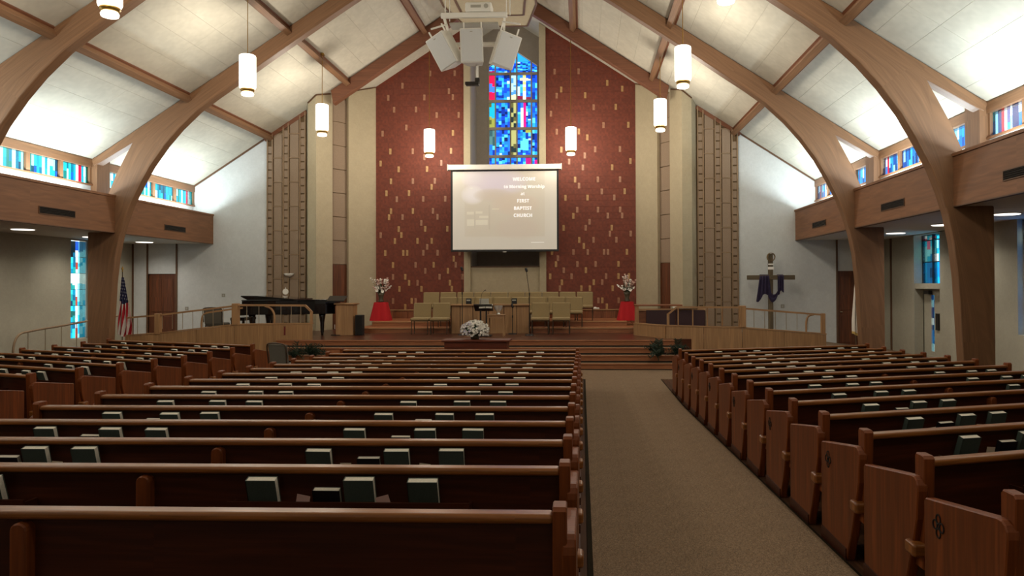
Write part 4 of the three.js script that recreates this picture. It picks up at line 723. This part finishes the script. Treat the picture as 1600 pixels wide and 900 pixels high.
{ // round white bouquet on the communion table
  const t = tag(new THREE.Group(), 'round mound of white flowers standing on the communion table', 'flowers'); t.name = numbered('flower_arrangement'); t.position.set(0.17, 0.785, -17.3); scene.add(t);
  const r = rng(88), white = [], lilac = [], leaves = [];
  for (let k = 0; k < 330; k++) {
    const a = r() * Math.PI * 2, e = Math.acos(1 - r() * 1.5), rr = 0.88 + 0.16 * r(), x = 0.29 * rr * Math.sin(e) * Math.cos(a), y = 0.2 + 0.19 * rr * Math.cos(e), z = 0.23 * rr * Math.sin(e) * Math.sin(a), gs = [];
    flowerHead(r, 0.042 + 0.018 * r(), gs); for (const g of gs) { g.rotateX(Math.sin(a) * e * 0.9); g.rotateZ(-Math.cos(a) * e * 0.9); g.translate(x, y, z); (x < -0.05 && r() < 0.25 ? lilac : white).push(g); }
  }
  for (let k = 0; k < 70; k++) { const a = r() * Math.PI * 2, g = leafGeo(0.16 + 0.1 * r(), 0.05, 0.5); g.rotateX(0.5 + r() * 0.9); g.rotateY(a); g.translate(0, 0.08 + 0.1 * r(), 0); leaves.push(g); }
  obj('foliage_core', new THREE.SphereGeometry(1, 20, 12).scale(0.24, 0.15, 0.19).translate(0, 0.2, 0), M.leaf, t, null);
  obj('petals', white, M.petal, t, null).userData.kind = 'stuff'; obj('lilac_petals', lilac, M.petalLilac, t, null).userData.kind = 'stuff'; obj('leaves', leaves, M.leaf, t, null).userData.kind = 'stuff';
  obj('pot', new THREE.LatheGeometry([[0.001, 0], [0.09, 0], [0.1, 0.06], [0.1, 0.08], [0.001, 0.08]].map((p) => new THREE.Vector2(...p)), 18), M.vase, t);
  const tb = thing('communion_table', 'red brown communion table at the foot of the chancel steps', 'table', [0.22, FLAT + 0.014, -17.3]);
  obj('table_top', RB(-0.76, 0.76, 0.765, 0.81, -0.32, 0.32, 0.012), M.table, tb); obj('front_apron', RB(-0.70, 0.70, 0.5, 0.765, 0.25, 0.28, 0.006), M.table, tb);
  obj('apron', [B(-0.70, 0.70, 0.5, 0.765, -0.28, -0.25), B(-0.70, -0.67, 0.5, 0.765, -0.25, 0.25), B(0.67, 0.70, 0.5, 0.765, -0.25, 0.25)], M.table, tb);
  for (const [x, z] of [[-0.66, 0.24], [0.66, 0.24], [-0.66, -0.24], [0.66, -0.24]]) obj('leg', RB(x - 0.045, x + 0.045, 0, 0.55, z - 0.045, z + 0.045, 0.008), M.table, tb, 1);
}
for (const [s, x, lab] of [[-1, -3.77, 'left'], [1, 4.0, 'right']]) {
  const c = thing('draped_stand', `flower stand under a bright red cloth, ${lab} of the choir chairs`, 'stand', [x, 0.9, -24.1]);
  const r = rng(40 + s), pts = [], N = 48, H = 10; // cloth with folds
  const pos = [], idx = [];
  for (let j = 0; j <= H; j++) for (let i = 0; i <= N; i++) { const v = j / H, a = i / N * Math.PI * 2, sq = 1 / Math.max(Math.abs(Math.cos(a)), Math.abs(Math.sin(a))), R = (0.195 + 0.115 * v) * Math.min(sq, 1.22) + 0.018 * v * Math.sin(a * 9 + s); pos.push(R * Math.cos(a), 0.585 - 0.575 * v, R * Math.sin(a)); }
  for (let j = 0; j < H; j++) for (let i = 0; i < N; i++) { const a = j * (N + 1) + i, b = a + N + 1; idx.push(a, a + 1, b, a + 1, b + 1, b); }
  const g = new THREE.BufferGeometry(); g.setAttribute('position', new THREE.Float32BufferAttribute(pos, 3)); g.setIndex(idx); g.computeVertexNormals();
  obj('cloth', [g, new THREE.CylinderGeometry(0.2, 0.2, 0.012, 24).translate(0, 0.583, 0)], M.redCloth, c, 1).material.side = THREE.DoubleSide;
  obj('stand_post', B(-0.15, 0.15, 0, 0.57, -0.15, 0.15), M.dark, c, 1);
  const t = tag(new THREE.Group(), `tall vase of white and pink flowers on the red stand, ${lab} side`, 'flowers'); t.name = numbered('flower_arrangement'); t.position.set(x, 1.49, -24.1); scene.add(t);
  obj('vase', new THREE.LatheGeometry([[0.001, 0], [0.07, 0], [0.1, 0.03], [0.06, 0.1], [0.09, 0.22], [0.12, 0.3], [0.001, 0.28]].map((p) => new THREE.Vector2(...p)), 18), M.vase, t);
  const white = [], pink = [], leaves = [], stems = [];
  for (let k = 0; k < 26; k++) {
    const a = r() * Math.PI * 2, sp = 0.08 + 0.27 * r(), hh = 0.42 + 0.48 * r() * (1 - sp), tip = [sp * Math.cos(a), hh, sp * Math.sin(a) * 0.7]; stems.push(rod([0, 0.22, 0], tip, 0.004, 4));
    const dst = r() < 0.45 ? pink : white, n = 3 + Math.floor(r() * 4); for (let q = 0; q < n; q++) { const gs = [], f = 1 - 0.12 * q; flowerHead(r, 0.035 + 0.025 * r(), gs); for (const g2 of gs) { g2.rotateX(r() * 1.2); g2.translate(tip[0] * f, 0.22 + (tip[1] - 0.22) * f, tip[2] * f + 0.01); dst.push(g2); } }
  }
  for (let k = 0; k < 3; k++) { const gs = []; flowerHead(r, 0.09, gs); for (const g2 of gs) { g2.rotateX(1.0); g2.translate((k - 1) * 0.09, 0.34 + 0.06 * (k % 2), 0.12); white.push(g2); } }
  for (let k = 0; k < 34; k++) { const g2 = leafGeo(0.22 + 0.16 * r(), 0.05, 0.35); g2.rotateX(0.2 + r() * 0.9); g2.rotateY(r() * 6.3); g2.translate(0, 0.24, 0); leaves.push(g2); }
  obj('petals', white, M.petal, t, null).userData.kind = 'stuff'; obj('pink_petals', pink, M.petalPink, t, null).userData.kind = 'stuff'; obj('leaves', leaves, M.leaf, t, null).userData.kind = 'stuff'; obj('stems', stems, M.leafDark, t, null).userData.kind = 'stuff';
}
// ferns at the foot of the wing walls
function fern(x, y, d, size, n, seed, lab) {
  const t = tag(new THREE.Group(), lab, 'plant'); t.name = numbered('leafy_plant'); t.position.set(x, y, -d); scene.add(t); const r = rng(seed), L = [], St = [];
  for (let k = 0; k < n; k++) { const a = r() * 6.28, len = size * (0.7 + 0.5 * r()), lean = 0.4 + 1.2 * r(), P = (q) => [Math.sin(lean * q) * len * q * Math.cos(a), 0.04 + Math.cos(lean * q) * len * q, Math.sin(lean * q) * len * q * Math.sin(a) * 0.8];
    St.push(tube([P(0), P(0.35), P(0.7), P(1)], 0.004, 6, 4));
    for (let q = 0.25; q < 1.01; q += 0.11) for (const s of [-1, 1]) { const g = leafGeo(size * 0.4 * (1.15 - q * 0.6), size * 0.055, 0.35); g.rotateZ(-s * 0.85); g.rotateX((r() - 0.5) * 0.8); g.rotateY(-a + Math.PI / 2); g.translate(...P(q)); L.push(g); } }
  obj('leaves', L, M.leafDark, t, null).userData.kind = 'stuff'; obj('stems', St, M.leafDark, t, null).userData.kind = 'stuff';
}
fern(-4.0, 0.13, 18.55, 0.5, 15, 3, 'dark green leafy plant by the left end of the chancel steps');
fern(-4.45, 0.13, 18.55, 0.42, 12, 4, 'dark leafy plant behind the lone grey chair');
fern(4.42, 0.13, 18.55, 0.5, 13, 5, 'dark leafy plant at the right end of the chancel steps, nearest the aisle');
fern(4.9, 0.13, 18.55, 0.5, 13, 6, 'dark leafy plant before the right wing wall, middle of three');
fern(5.5, FLAT + 0.01, 18.3, 0.5, 11, 7, 'dark leafy plant before the right wing wall, farthest right');
// ---------- railings ----------
function railing(lab, fn) { const t = thing('railing', lab, 'railing'); fn(t); return t; }
const up = (x, y, d) => [x, y, -d];
railing('oak top rail with thin balusters on the left wing wall before the piano', (t) => {
  obj('top_rail', [bar(up(-6.38, 1.515, 19.6), up(-4.55, 1.5, 19.6), 0.06, 0.05), bar(up(-4.56, 1.5, 19.6), up(-4.40, 1.34, 19.6), 0.06, 0.05)], M.oak, t); obj('end_post', B(-4.43, -4.37, 1.04, 1.35, -19.63, -19.57), M.oak, t, 1);
  for (const x of [-6.1, -5.78, -5.2, -4.93, -4.68]) obj('baluster', rod(up(x, 1.03, 19.6), up(x, 1.49, 19.6), 0.009), M.metal, t, 1);
  obj('curved_bracket', tube([[-5.62, 1.49, -19.6], [-5.46, 1.42, -19.6], [-5.38, 1.28, -19.6], [-5.37, 1.04, -19.6]], 0.026, 14, 6), M.oak, t, 1);
  obj('newel_post', RB(-6.47, -6.31, 1.0, 1.56, -19.68, -19.52, 0.012), M.oak, t, 1);
});
railing('sloping handrail with balusters down the left ramp from the square post', (t) => {
  obj('top_rail', [bar(up(-6.45, 1.49, 19.6), up(-8.42, 1.26, 19.6), 0.05, 0.045), bar(up(-8.42, 1.26, 19.6), up(-9.28, 1.19, 19.6), 0.05, 0.045)], M.oak, t);
  obj('rear_rail', bar(up(-6.6, 1.42, 20.45), up(-7.6, 1.29, 20.45), 0.05, 0.045), M.oak, t); obj('rear_post', tube([[-7.55, 1.29, -20.45], [-7.68, 1.24, -20.45], [-7.72, 1.1, -20.45], [-7.73, 0.5, -20.45]], 0.024, 14, 6), M.oak, t, 1);
  for (let k = 0; k < 7; k++) { const x = -6.72 - 0.27 * k, y = 1.49 - 0.117 * (-6.45 - x); obj('baluster', rod(up(x, 0.9, 19.6), up(x, y, 19.6), 0.008), M.metal, t, 1); }
  obj('baluster', rod(up(-9.0, 0.74, 19.6), up(-9.0, 1.2, 19.6), 0.008), M.metal, t, 1);
  obj('newel_post', RB(-8.52, -8.38, 0.76, 1.3, -19.67, -19.53, 0.012), M.oak, t, 1);
});
railing('curved end handrail sloping along the left side wall below the stained glass', (t) => {
  obj('top_rail', tube([[-10.9, 0.2, -17.7], [-10.9, 0.66, -17.74], [-10.9, 0.86, -17.9], [-10.9, 0.92, -18.3], [-10.9, 1.0, -19.5], [-10.9, 1.09, -20.75], [-10.9, 1.17, -22.0]], 0.026, 40, 8), M.tan, t, 1);
  for (const d of [18.2, 18.8, 19.4, 20.0, 20.7]) obj('baluster', rod(up(-10.9, 0.0, d), up(-10.9, 0.9 + 0.07 * (d - 18.2), d), 0.009), M.metal, t, 1);
});
railing('oak railing with clipped corner and balusters on the right wing wall', (t) => {
  obj('top_rail', [bar(up(6.63, 1.425, 19.6), up(5.02, 1.43, 19.8), 0.06, 0.045), bar(up(5.02, 1.43, 19.8), up(4.80, 1.25, 19.85), 0.06, 0.045)], M.oak, t); obj('end_post', B(4.77, 4.83, 0.95, 1.26, -19.88, -19.82), M.oak, t, 1);
  for (const x of [5.05, 5.42, 5.79, 6.17]) obj('baluster', B(x - 0.014, x + 0.014, 0.95, 1.42, -19.8, -19.77), M.oak, t, 1);
  obj('newel_post', RB(6.56, 6.72, 0.92, 1.47, -19.68, -19.52, 0.012), M.oak, t, 1);
});
railing('sloping handrail with thin balusters on the right ramp before the cross', (t) => {
  obj('top_rail', bar(up(6.7, 1.395, 19.6), up(8.62, 1.235, 19.6), 0.05, 0.045), M.oak, t); for (let k = 0; k < 6; k++) { const x = 6.93 + 0.268 * k; obj('baluster', rod(up(x, 0.86, 19.6), up(x, 1.39 - 0.083 * (x - 6.7), 19.6), 0.008), M.metal, t, 1); }
  obj('curved_bracket', tube([[8.42, 1.24, -19.6], [8.29, 1.2, -19.6], [8.24, 1.1, -19.6], [8.23, 0.8, -19.6]], 0.024, 12, 6), M.oak, t, 1); obj('newel_post', RB(8.6, 8.7, 0.76, 1.27, -19.65, -19.55, 0.01), M.oak, t, 1);
});
// ---------- grand piano, bench, lectern box, speaker ----------
{
  const t = thing('grand_piano', 'black grand piano behind the left oak railing', 'piano', [-5.6, 0.62, -21.5]);
  const plan = [[-1.15, -0.75], [-1.15, 0.75], [-0.2, 0.75], [0.35, 0.62], [0.72, 0.3], [1.0, 0.22], [1.2, 0.0], [1.24, -0.35], [1.1, -0.66], [0.85, -0.75]];
  const flat = (pts, h, y, bev = 0.008) => poly(pts, h, bev).rotateX(-Math.PI / 2).translate(0, y, 0);
  obj('rim', flat(plan.map(([x, y]) => [x, -y]).reverse(), 0.38, 0.60), M.black, t);
  obj('lid', flat(plan.map(([x, y]) => [x * 1.01, -y * 1.01]).reverse(), 0.025, 0.982), M.black, t);
  obj('front_lid_flap', [poly([[-1.2, 1.1], [-1.18, 1.125], [-0.75, 1.12], [0.3, 1.03], [0.3, 1.0], [-1.0, 1.0]], 1.46, 0.006).translate(0, 0, -0.73)], M.black, t);
  obj('keybed', RB(-1.38, -1.1, 0.58, 0.72, -0.75, 0.75, 0.02), M.black, t); obj('cheek', [RB(-1.38, -1.0, 0.6, 0.9, -0.78, -0.7, 0.02), RB(-1.38, -1.0, 0.6, 0.9, 0.7, 0.78, 0.02)], M.black, t);
  obj('keys', B(-1.34, -1.16, 0.72, 0.735, -0.62, 0.62), M.ivory, t); obj('music_desk', new THREE.BoxGeometry(0.02, 0.22, 0.7).rotateZ(0.3).translate(-0.9, 0.93, 0), M.black, t);
  for (const [x, z] of [[-0.95, 0.55], [-0.95, -0.55], [0.85, 0.05]]) obj('leg', new THREE.LatheGeometry([[0.001, 0], [0.03, 0], [0.035, 0.06], [0.05, 0.1], [0.06, 0.35], [0.085, 0.5], [0.1, 0.63], [0.001, 0.63]].map((p) => new THREE.Vector2(...p)), 12).translate(x, 0, z), M.black, t, 1);
  obj('pedal_lyre', [B(-0.6, -0.56, 0.08, 0.62, -0.12, -0.08), B(-0.6, -0.56, 0.08, 0.62, 0.08, 0.12), B(-0.66, -0.5, 0.05, 0.1, -0.16, 0.16)], M.black, t, 1);
  const b = thing('piano_bench', 'black piano bench left of the grand piano', 'bench', [-6.95, 0.62, -21.3]);
  obj('seat', RB(-0.2, 0.2, 0.43, 0.52, -0.4, 0.4, 0.02), M.black, b); for (const [x, z] of [[-0.16, 0.35], [0.16, 0.35], [-0.16, -0.35], [0.16, -0.35]]) obj('leg', B(x - 0.025, x + 0.025, 0, 0.43, z - 0.025, z + 0.025), M.black, b, 1);
  const c = thing('oak_cabinet', 'pale oak pulpit cabinet between the piano and the black speaker', 'cabinet', [-4.05, 0.62, -21.45]);
  obj('body', RB(-0.24, 0.24, 0, 0.86, -0.22, 0.22, 0.01), M.oak, c, 1); obj('top', RB(-0.29, 0.29, 0.86, 0.9, -0.26, 0.26, 0.01), M.oak, c); obj('outlet_plate', B(-0.3, -0.27, 0.18, 0.3, 0.1, 0.16), M.equip, c); obj('side_panel', RB(-0.27, -0.24, 0.05, 0.82, -0.2, 0.2, 0.004), M.oakRed, c, 1);
  const l = thing('music_stand', 'dark slanted music desk above the oak cabinet', 'stand', [-4.3, 0.62, -21.3]);
  obj('desk', new THREE.BoxGeometry(0.5, 0.015, 0.34).rotateX(0.42).translate(0.02, 1.03, 0), M.darkMetal, l); obj('lip', new THREE.BoxGeometry(0.5, 0.03, 0.02).translate(0.02, 0.96, 0.16), M.darkMetal, l); obj('pole', rod([0, 0.02, 0], [0, 1.02, 0], 0.012), M.darkMetal, l, 1); obj('base', cyl(0.14, 0.16, 0.02, 0, 0.01, 0, 16), M.darkMetal, l);
  const s = thing('floor_speaker', 'slim black speaker standing right of the oak cabinet', 'speaker', [-3.66, 0.62, -21.4]);
  obj('cabinet', RB(-0.1, 0.1, 0, 0.57, -0.12, 0.12, 0.01), M.blackMatte, s, 1); obj('grille', RB(-0.085, 0.085, 0.02, 0.55, 0.12, 0.13, 0.004), M.dark, s, 1);
}
{ // organ console behind the right wing wall
  const t = thing('organ_console', 'oak organ case with dark purple back behind the right railing', 'organ', [4.13, 0.62, -21.55]);
  obj('side_board', B(-0.02, 0.04, 0, 0.8, -0.7, 0.05), M.oak, t, 1); obj('top_ledge', RB(-0.05, 1.25, 0.79, 0.83, -0.7, 0.08, 0.01), M.oakRed, t); obj('upper_band', B(0.04, 1.9, 0.66, 0.72, -0.06, 0.0), M.oak, t);
  obj('back_panel', RB(0.25, 1.06, 0.05, 0.68, -0.02, 0.02, 0.006), M.maroon, t, 1); obj('back_panel', RB(1.08, 1.88, 0.05, 0.68, -0.02, 0.02, 0.006), M.maroon, t, 1); obj('body', B(0.04, 1.88, 0, 0.66, -0.6, -0.06), M.oakRed, t);
  const p = thing('folded_paper', 'white folded paper lying on the organ case', 'paper', [5.25, 1.35, -21.5]); obj('sheet', new RoundedBoxGeometry(0.5, 0.05, 0.2, 1, 0.015).translate(0.1, 0.025, 0), M.pages, p); obj('loose_sheet', new THREE.BoxGeometry(0.25, 0.01, 0.2).rotateZ(0.1).translate(0.42, 0.03, 0.02), M.pages, p);
  const q = thing('folded_cloth', 'white folded cloth on the wooden wainscot cap right of the choir chairs', 'cloth', [3.07, 1.206, -25.76]); obj('fold', [new RoundedBoxGeometry(0.2, 0.05, 0.12, 1, 0.02).translate(0, 0.025, 0), new RoundedBoxGeometry(0.1, 0.06, 0.1, 1, 0.02).translate(-0.04, 0.04, 0)], M.petal, q);
}
// ---------- cross with purple cloth ----------
{
  const t = thing('wooden_cross', 'weathered wooden cross with wire crown standing before the white front wall', 'cross', [8.32, 0.44, -23.6]);
  obj('upright', RB(-0.07, 0.07, 0, 2.5, -0.05, 0.05, 0.012), M.crossWood, t, 1); obj('crossbar', RB(-0.71, 0.72, 1.71, 1.85, -0.03, 0.075, 0.012), M.crossWood, t, 0); obj('foot', RB(-0.14, 0.14, 0, 0.1, -0.12, 0.12, 0.012), M.crossWood, t);
  obj('crown', [new THREE.TorusGeometry(0.12, 0.012, 6, 28), new THREE.TorusGeometry(0.125, 0.009, 6, 28).rotateX(0.35), new THREE.TorusGeometry(0.118, 0.008, 6, 28).rotateY(0.3)].map((g) => g.translate(0, 2.4, 0.08)), M.tanDark, t, 1);
  obj('title_board', [B(-0.09, 0.09, 2.02, 2.1, 0.05, 0.06), B(-0.08, 0.08, 2.16, 2.2, 0.05, 0.06)], M.petal, t);
  const cl = tag(new THREE.Group(), 'dark purple cloth draped over both arms of the cross', 'cloth'); cl.name = numbered('draped_cloth'); cl.position.set(8.32, 0.44, -23.6); scene.add(cl);
  const sheet = (fn, nu, nv) => { const pos = [], idx = []; for (let j = 0; j <= nv; j++) for (let i = 0; i <= nu; i++) pos.push(...fn(i / nu, j / nv)); for (let j = 0; j < nv; j++) for (let i = 0; i < nu; i++) { const a = j * (nu + 1) + i, b = a + nu + 1; idx.push(a, b, a + 1, a + 1, b, b + 1); } const g = new THREE.BufferGeometry(); g.setAttribute('position', new THREE.Float32BufferAttribute(pos, 3)); g.setIndex(idx); g.computeVertexNormals(); return g; };
  M.purple.side = THREE.DoubleSide;
  const fold = (u, k) => 0.10 + 0.028 * Math.sin(u * k) + 0.01 * Math.sin(u * k * 2.3);
  obj('left_fall', sheet((u, v) => [-0.34 + 0.27 * u - 0.12 * v * (1 - u) + 0.06 * v * u, 1.87 - v * (0.82 - 0.3 * u + 0.06 * Math.sin(u * 9)) , v < 0.08 ? 0.02 + v : fold(u, 22)], 20, 14), M.purple, cl, 1);
  obj('right_fall', sheet((u, v) => [0.18 + 0.19 * u, 1.87 - v * (0.5 + 0.09 * (1 - u) + 0.05 * Math.sin(u * 8)), v < 0.08 ? 0.02 + v : fold(u + 0.4, 20)], 16, 12), M.purple, cl, 1);
  obj('swag', sheet((u, v) => { const x = -0.1 + 0.36 * u, sag = 0.42 * Math.sin(Math.PI * (0.12 + 0.8 * u)); return [x, 1.75 - sag * 1.15 - 0.1 * Math.abs(u - 0.5) - v * (0.12 + 0.2 * (1 - u)), 0.115 + 0.02 * Math.sin(v * 12)]; }, 16, 8), M.purple, cl, 1);
}
// ---------- flags ----------
function flag(lab, x, d, y, topY, cv, flip) {
  const t = thing('flag', lab, 'flag', [x, y, -d]), h = topY - y;
  obj('stand', new THREE.LatheGeometry([[0.001, 0], [0.15, 0], [0.14, 0.03], [0.05, 0.06], [0.03, 0.12], [0.001, 0.12]].map((p) => new THREE.Vector2(...p)), 18), M.brass, t); obj('pole', rod([0, 0.05, 0], [0, h - 0.12, 0], 0.013), M.crossWood, t, 1);
  obj('finial', new THREE.LatheGeometry([[0.001, 0], [0.02, 0.01], [0.014, 0.05], [0.03, 0.08], [0.001, 0.16]].map((p) => new THREE.Vector2(...p)), 10).translate(0, h - 0.14, 0), M.brass, t);
  const pos = [], uv = [], idx = [], nu = 40, nv = 24, H = 1.5, y0 = h - 0.28;
  for (let j = 0; j <= nv; j++) for (let i = 0; i <= nu; i++) { const u = i / nu, v = j / nv, w = 0.04 + 0.19 * Math.min(1, v * 1.3), fx = flip * (0.01 + (w * 1.75) * (u - 0.3) + 0.03 * v * Math.sin(u * 14)), fz = (0.015 + 0.06 * v) * Math.sin(u * 20) + 0.02; pos.push(fx, y0 - H * v - 0.14 * u * v, fz); uv.push(u, 1 - v); }
  for (let j = 0; j < nv; j++) for (let i = 0; i < nu; i++) { const a = j * (nu + 1) + i, b = a + nu + 1; idx.push(a, b, a + 1, a + 1, b, b + 1); }
  const g = new THREE.BufferGeometry(); g.setAttribute('position', new THREE.Float32BufferAttribute(pos, 3)); g.setAttribute('uv', new THREE.Float32BufferAttribute(uv, 2)); g.setIndex(idx); g.computeVertexNormals();
  const ct = new THREE.CanvasTexture(cv); ct.colorSpace = THREE.SRGBColorSpace; obj('cloth', g, new THREE.MeshPhysicalMaterial({ map: ct, roughness: 0.8, sheen: 0.3, side: THREE.DoubleSide }), t, null);
}
{
  const cv = document.createElement('canvas'); cv.width = 512; cv.height = 512; const g = cv.getContext('2d');
  for (let k = 0; k < 15; k++) { g.fillStyle = k % 2 ? '#e6e0da' : '#b3202c'; g.save(); g.translate(k * 40, 0); g.transform(1, 0, -0.3, 1, 60, 0); g.fillRect(0, 0, 41, 512); g.restore(); }
  g.fillStyle = '#23264f'; g.beginPath(); g.moveTo(0, 0); g.lineTo(512, 0); g.lineTo(512, 200); g.lineTo(260, 235); g.lineTo(0, 205); g.fill();
  g.fillStyle = '#e9e6ea'; for (let j = 0; j < 7; j++) for (let i = 0; i < 9; i++) { const x = 30 + i * 56 + (j % 2) * 28, y = 16 + j * 28, R = 11; g.beginPath(); for (let k = 0; k < 10; k++) { const a = -Math.PI / 2 + k * Math.PI / 5, q = k % 2 ? R * 0.4 : R; g.lineTo(x + q * Math.cos(a), y + q * Math.sin(a)); } g.fill(); }
  flag('national flag with stars and red stripes hanging on a pole beside the left column', -9.56, 19.85, 0.3, 2.53, cv, 1);
  const c2 = document.createElement('canvas'); c2.width = 512; c2.height = 512; const h = c2.getContext('2d'); h.fillStyle = '#e4ddd2'; h.fillRect(0, 0, 512, 512); h.fillStyle = '#2b2a55'; h.fillRect(270, 0, 242, 215); h.fillStyle = '#a8202c'; h.fillRect(370, 40, 30, 140); h.fillRect(335, 75, 100, 28); h.fillStyle = '#c8a860'; h.fillRect(0, 492, 512, 20);
  flag('white church flag with dark blue canton beside the right column', 9.55, 19.85, 0.3, 2.53, c2, 1);
}
// ---------- small wall fittings ----------
{
  const s = thing('wall_sconce', 'white half bowl light fitting on the left lattice screen', 'sconce', [-6.73, 2.31, -24.12]);
  obj('bowl', new THREE.SphereGeometry(0.16, 20, 10, 0, Math.PI * 2, Math.PI / 2, Math.PI / 2).scale(1, 0.62, 0.7).translate(0, 0.1, 0.02), M.petal, s); obj('rim', new THREE.TorusGeometry(0.158, 0.008, 6, 24).rotateX(Math.PI / 2).scale(1, 1, 0.7).translate(0, 0.1, 0.02), M.petal, s); obj('back_plate', B(-0.05, 0.05, -0.02, 0.1, -0.03, 0), M.equipGrey, s);
  const c = thing('wall_fixture', 'round white wall fixture above the piano on the left lattice screen', 'fixture', [-6.85, 1.83, -24.12]);
  obj('face', new THREE.CylinderGeometry(0.085, 0.085, 0.03, 24).rotateX(Math.PI / 2), M.petal, c); obj('rim', new THREE.TorusGeometry(0.085, 0.012, 6, 24), M.equip, c); obj('hook', rod([0, 0.09, 0], [0, 0.14, 0], 0.01), M.equip, c);
  for (const [x, y, lab] of [[8.83, 1.33, 'small grey wall plate on the white wall right of the cross'], [-8.9, 1.72, 'small grey wall plate on the white wall above the left ramp railing'], [-10.1, 1.3, 'small dark switch plate on the white wall right of the left door']]) {
    const w = thing('wall_plate', lab, 'plate', [x, y, -24.195]); obj('plate', RB(-0.055, 0.055, -0.055, 0.055, -0.006, 0.006, 0.004), M.plate, w); obj('insert', B(-0.025, 0.025, -0.03, 0.03, 0.004, 0.01), M.equipGrey, w);
  }
  const m = thing('red_marker', 'narrow dark red plaque on the oak wing wall above the grey chair', 'plaque', [-5.08, 0.85, -19.545]); obj('plaque', RB(-0.02, 0.02, -0.11, 0.1, -0.012, 0.012, 0.006), M.redDark ??= mat('#6a1216', 0.6), m); obj('cap', B(-0.025, 0.025, 0.1, 0.115, -0.014, 0.014), M.trimDark, m);
}
scene.traverse((o) => { if (o.isMesh) { o.castShadow = true; o.receiveShadow = true; } });
renderer.render(scene, camera);
